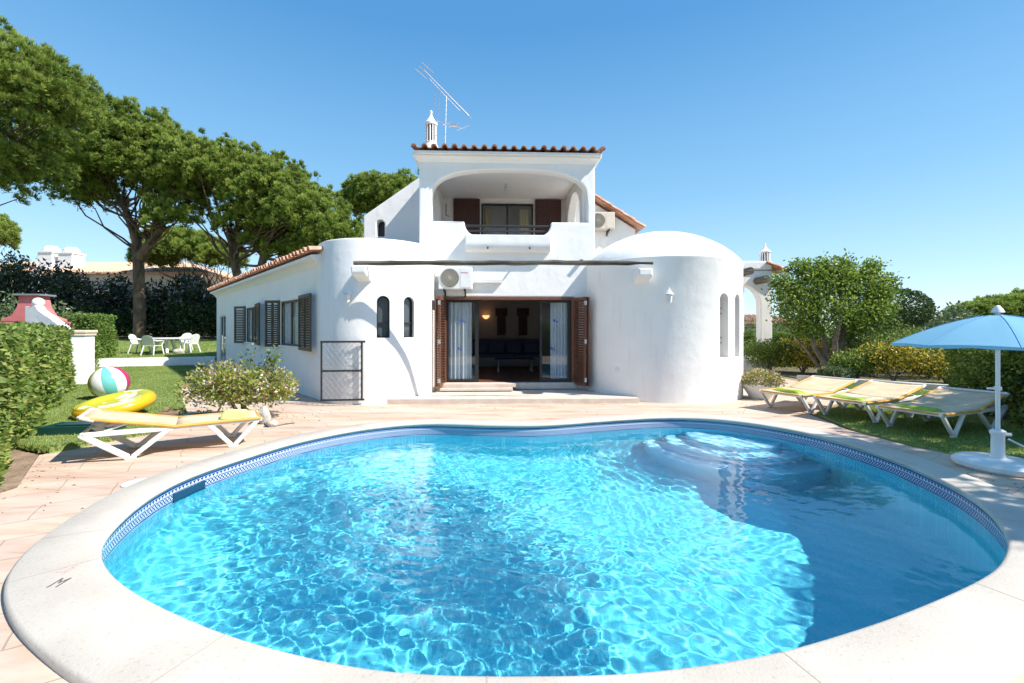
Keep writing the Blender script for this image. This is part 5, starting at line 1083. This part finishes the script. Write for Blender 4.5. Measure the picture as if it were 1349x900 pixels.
fill = [(11, 24, 2.0), (14.2, 23, 1.9), (17.5, 20.5, 1.7), (20.5, 20, 1.6), (18, 26.5, 2.2), (27, 27, 2.4), (31, 27, 2.2), (24, 20, 1.7), (35, 30, 2.3), (28, 22, 1.9), (40, 34, 2.6), (46, 38, 2.8), (34, 25, 2)]
nms = ['behind the porch arch', 'behind the citrus crown', 'just left under the ball topiary', 'just right under the ball topiary', 'behind the ball topiary', 'behind the parasol peak', 'right of the parasol peak', 'behind the blue canopy left part', 'far right on the horizon', 'behind the blue canopy middle', 'in front of the flat umbrella pine', 'at the right end of the horizon', 'behind the blue canopy right part']
for (x, y, h), nm in zip(fill, nms): bush('garden_bush', 'bushy green shrub '+nm, (x, y, 0), (2.3, 1.3, h), L_HEDGE2 if h > 1.8 else L_BRIGHT, .16, 3300, group='green shrubs filling the right garden')
box_hedge('informal_hedge', 'tall leafy hedge behind the blue parasol and shaded lounger', [(7.75, 5.9), (8.6, 8.6), (9.65, 10.1), (11.6, 9.8), (10.4, 7.5), (9.8, 5.5)], 1.36, L_BRIGHT, .085, 1900, .35, rough=.12)
b = MB(); b.slab([(9.0, 14.4), (9.05, 14.25), (9.6, 13.35), (11.6, 11.45), (11.75, 11.6), (9.75, 13.55)], [], lambda a, c: (a, c, .16), (0, 0, -.18)); tag(b.build('kerb_stone', mat('grey_kerb', (.45, .43, .4), .9, (.55, .53, .5), 5, .4), bevel=.012), 'low pale stone kerb behind the right hand row of loungers', 'kerb')
t = thing('shade_tree', 'broad leafy tree standing beyond the right edge that shades the pool end', 'tree', (12.2, 3.4, 0)); P = []; N = []
for (c, r, k) in (((11.4, 2.5, 6.0), (1.5, 1.1, 1.0), 2000), ((12.4, 5.1, 6.2), (1.6, 1.1, 1.0), 2000), ((10.0, 1.7, 6.1), (1.1, .8, .8), 1200), ((11.9, 3.6, 7.6), (1.1, .9, .7), 700), ((13.4, 3.4, 5.6), (1.6, 1.9, 1.3), 2000)):
    q, d = ell_points(c, r, k, -1, .3); P.append(q); N.append(d)
P = np.concatenate(P); N = np.concatenate(N); leaves('crown', P, N, .22, .12, L_ORANGE, t, .4); b = MB(); b.tube([(12.2, 3.4, 0), (12.1, 3.5, 2), (12.1, 3.6, 4)], [.2, .16, .13], 10)
for q in ((11.4, 2.5, 6.2), (12.4, 5.1, 6.2), (10.0, 1.7, 6.2), (11.9, 3.6, 7.6), (13.4, 3.4, 5.8)): limb(b, (12.1, 3.6, 3.9), q, .1, .03)
b.build('trunk', M_BARK2, t)
# flower bowl by the tower
t = thing('flower_bowl', 'white bowl planter full of small flowers beside the domed tower', 'planter', (5.75, 10.55, 0)); M = TR(5.75, 10.55, 0)
b = MB(M); b.lathe([(0, 0), (.2, 0), (.24, .05), (.38, .28), (.42, .32), (.38, .33), (.34, .28), (0, .27)], seg=32); b.build('bowl', M_WHITE, t)
q, d = ell_points((5.75, 10.55, .38), (.52, .5, .3), 2600, -.2, .5); leaves('flowers', q, d+np.array([0, 0, .4]), .06, .035, leafmat('bowl_flowers', [(0, (.16, .2, .04)), (.5, (.3, .34, .08)), (.7, (.6, .42, .15)), (1, (.72, .5, .6))], .25), t, .6)

# ---------------------------------------------------------------- neighbours
def hip_house(label, x0, x1, y0, y1, h, rh, wm, z0=0, wins=(), chims=(), group=None, tile=M_TILEP, ov=.5):
    t = thing('neighbour_house', label, 'house', ((x0+x1)/2, (y0+y1)/2, z0))
    b = MB(); b.box(x0, x1, y0, y1, z0, z0+h); b.build('wall', wm, t)
    m_ = min(x1-x0, y1-y0)/2; xa, xb, ya, yb = x0-ov, x1+ov, y0-ov, y1+ov; z = z0+h
    if (x1-x0) >= (y1-y0): rd = [(xa+m_+ov, (ya+yb)/2), (xb-m_-ov, (ya+yb)/2)]
    else: rd = [((xa+xb)/2, ya+m_+ov), ((xa+xb)/2, yb-m_-ov)]
    b = MB(); vs = [(xa, ya, z), (xb, ya, z), (xb, yb, z), (xa, yb, z), (rd[0][0], rd[0][1], z+rh), (rd[1][0], rd[1][1], z+rh)]+[(xa, ya, z-.12), (xb, ya, z-.12), (xb, yb, z-.12), (xa, yb, z-.12)]
    if (x1-x0) >= (y1-y0): fs = [(0, 1, 5, 4), (1, 2, 5), (2, 3, 4, 5), (3, 0, 4)]
    else: fs = [(0, 1, 4), (1, 2, 5, 4), (2, 3, 5), (3, 0, 4, 5)]
    fs += [(6, 7, 8, 9), (0, 1, 7, 6), (1, 2, 8, 7), (2, 3, 9, 8), (3, 0, 6, 9)]
    b.add(vs, fs)
    tp = Vector((0, (y1-y0)/2, rh)); nrow = int((xb-xa)/.3)
    for i in range(nrow+1):                           # tile ribs on the two long slopes
        x = xa+(xb-xa)*i/nrow
        for sgn in (1, -1):
            e = min(x-xa, xb-x, m_+ov)
            if (x1-x0) >= (y1-y0) and e > .2:
                yy = ya if sgn > 0 else yb; b.tube([(x, yy, z+.03), (x, yy+sgn*e, z+.03+rh*e/(m_+ov))], .075, 6)
    rf = b.build('roof', tile, t)
    for (cx, cy, w, hh) in chims:
        b = MB(); b.box(cx-w/2, cx+w/2, cy-w/2, cy+w/2, z, z+hh*.75); b.box(cx-w*.56, cx+w*.56, cy-w*.56, cy+w*.56, z+hh*.75, z+hh*.8); b.lathe([(w*.5, 0), (w*.46, hh*.12), (w*.3, hh*.2), (0, hh*.22)], (cx, cy, z+hh*.8), 16); b.build('chimney', M_ST, rf)
    for (wx, wz, ww, wh) in wins:
        b = MB(); b.box(wx-ww/2, wx+ww/2, (y0 if y0 > 0 else y1)-.06, (y0 if y0 > 0 else y1)+.06, z0+wz, z0+wz+wh); wo = b.build('window', M_SHUT, t)
    return t
t = hip_house('cream house with pale tiled roof and two white chimneys behind the left shrubs', -62, -31, 46, 58, 6.8, 1.9, M_CREAM, .5, [(-48.5, 3.2, 1.6, 2.0), (-44, 3.2, 1.6, 2.0)], [(-48.3, 47.8, 1.45, 3.0), (-46.4, 48.0, 1.45, 2.9)])
b = MB(); 
for x in (-49.8, -47.1): b.box(x-.35, x+.35, 44.6, 45.3, .5, 7.0)
b.each('column', M_ST, t, bevel=.05)
hip_house('low white house with pale roof glimpsed between the pine stems', -34, -20, 60, 70, 3.6, 1.6, M_FARW, .9)
hip_house('small white outbuilding seen through the citrus trunks', 15.0, 20.0, 31, 35, 2.1, .5, M_FARW, 0, tile=M_TILE)
hip_house('terracotta roofed house across the garden behind the viewer', -9, 9, -22, -13, 5.6, 1.6, M_CREAM, 0, [(-5, 3.3, 1.3, 1.4), (0, 3.3, 1.3, 1.4), (5, 3.3, 1.3, 1.4), (-5, .9, 1.3, 1.4), (3, .2, 1.6, 2.1)], tile=M_TILE)
box_hedge('clipped_hedge', 'hedge behind the viewer on the far side of the pool terrace', [(-12, -5.4), (12, -5.4), (12, -6.6), (-12, -6.6)], 1.8, L_HEDGE2, .16, 260, .25)
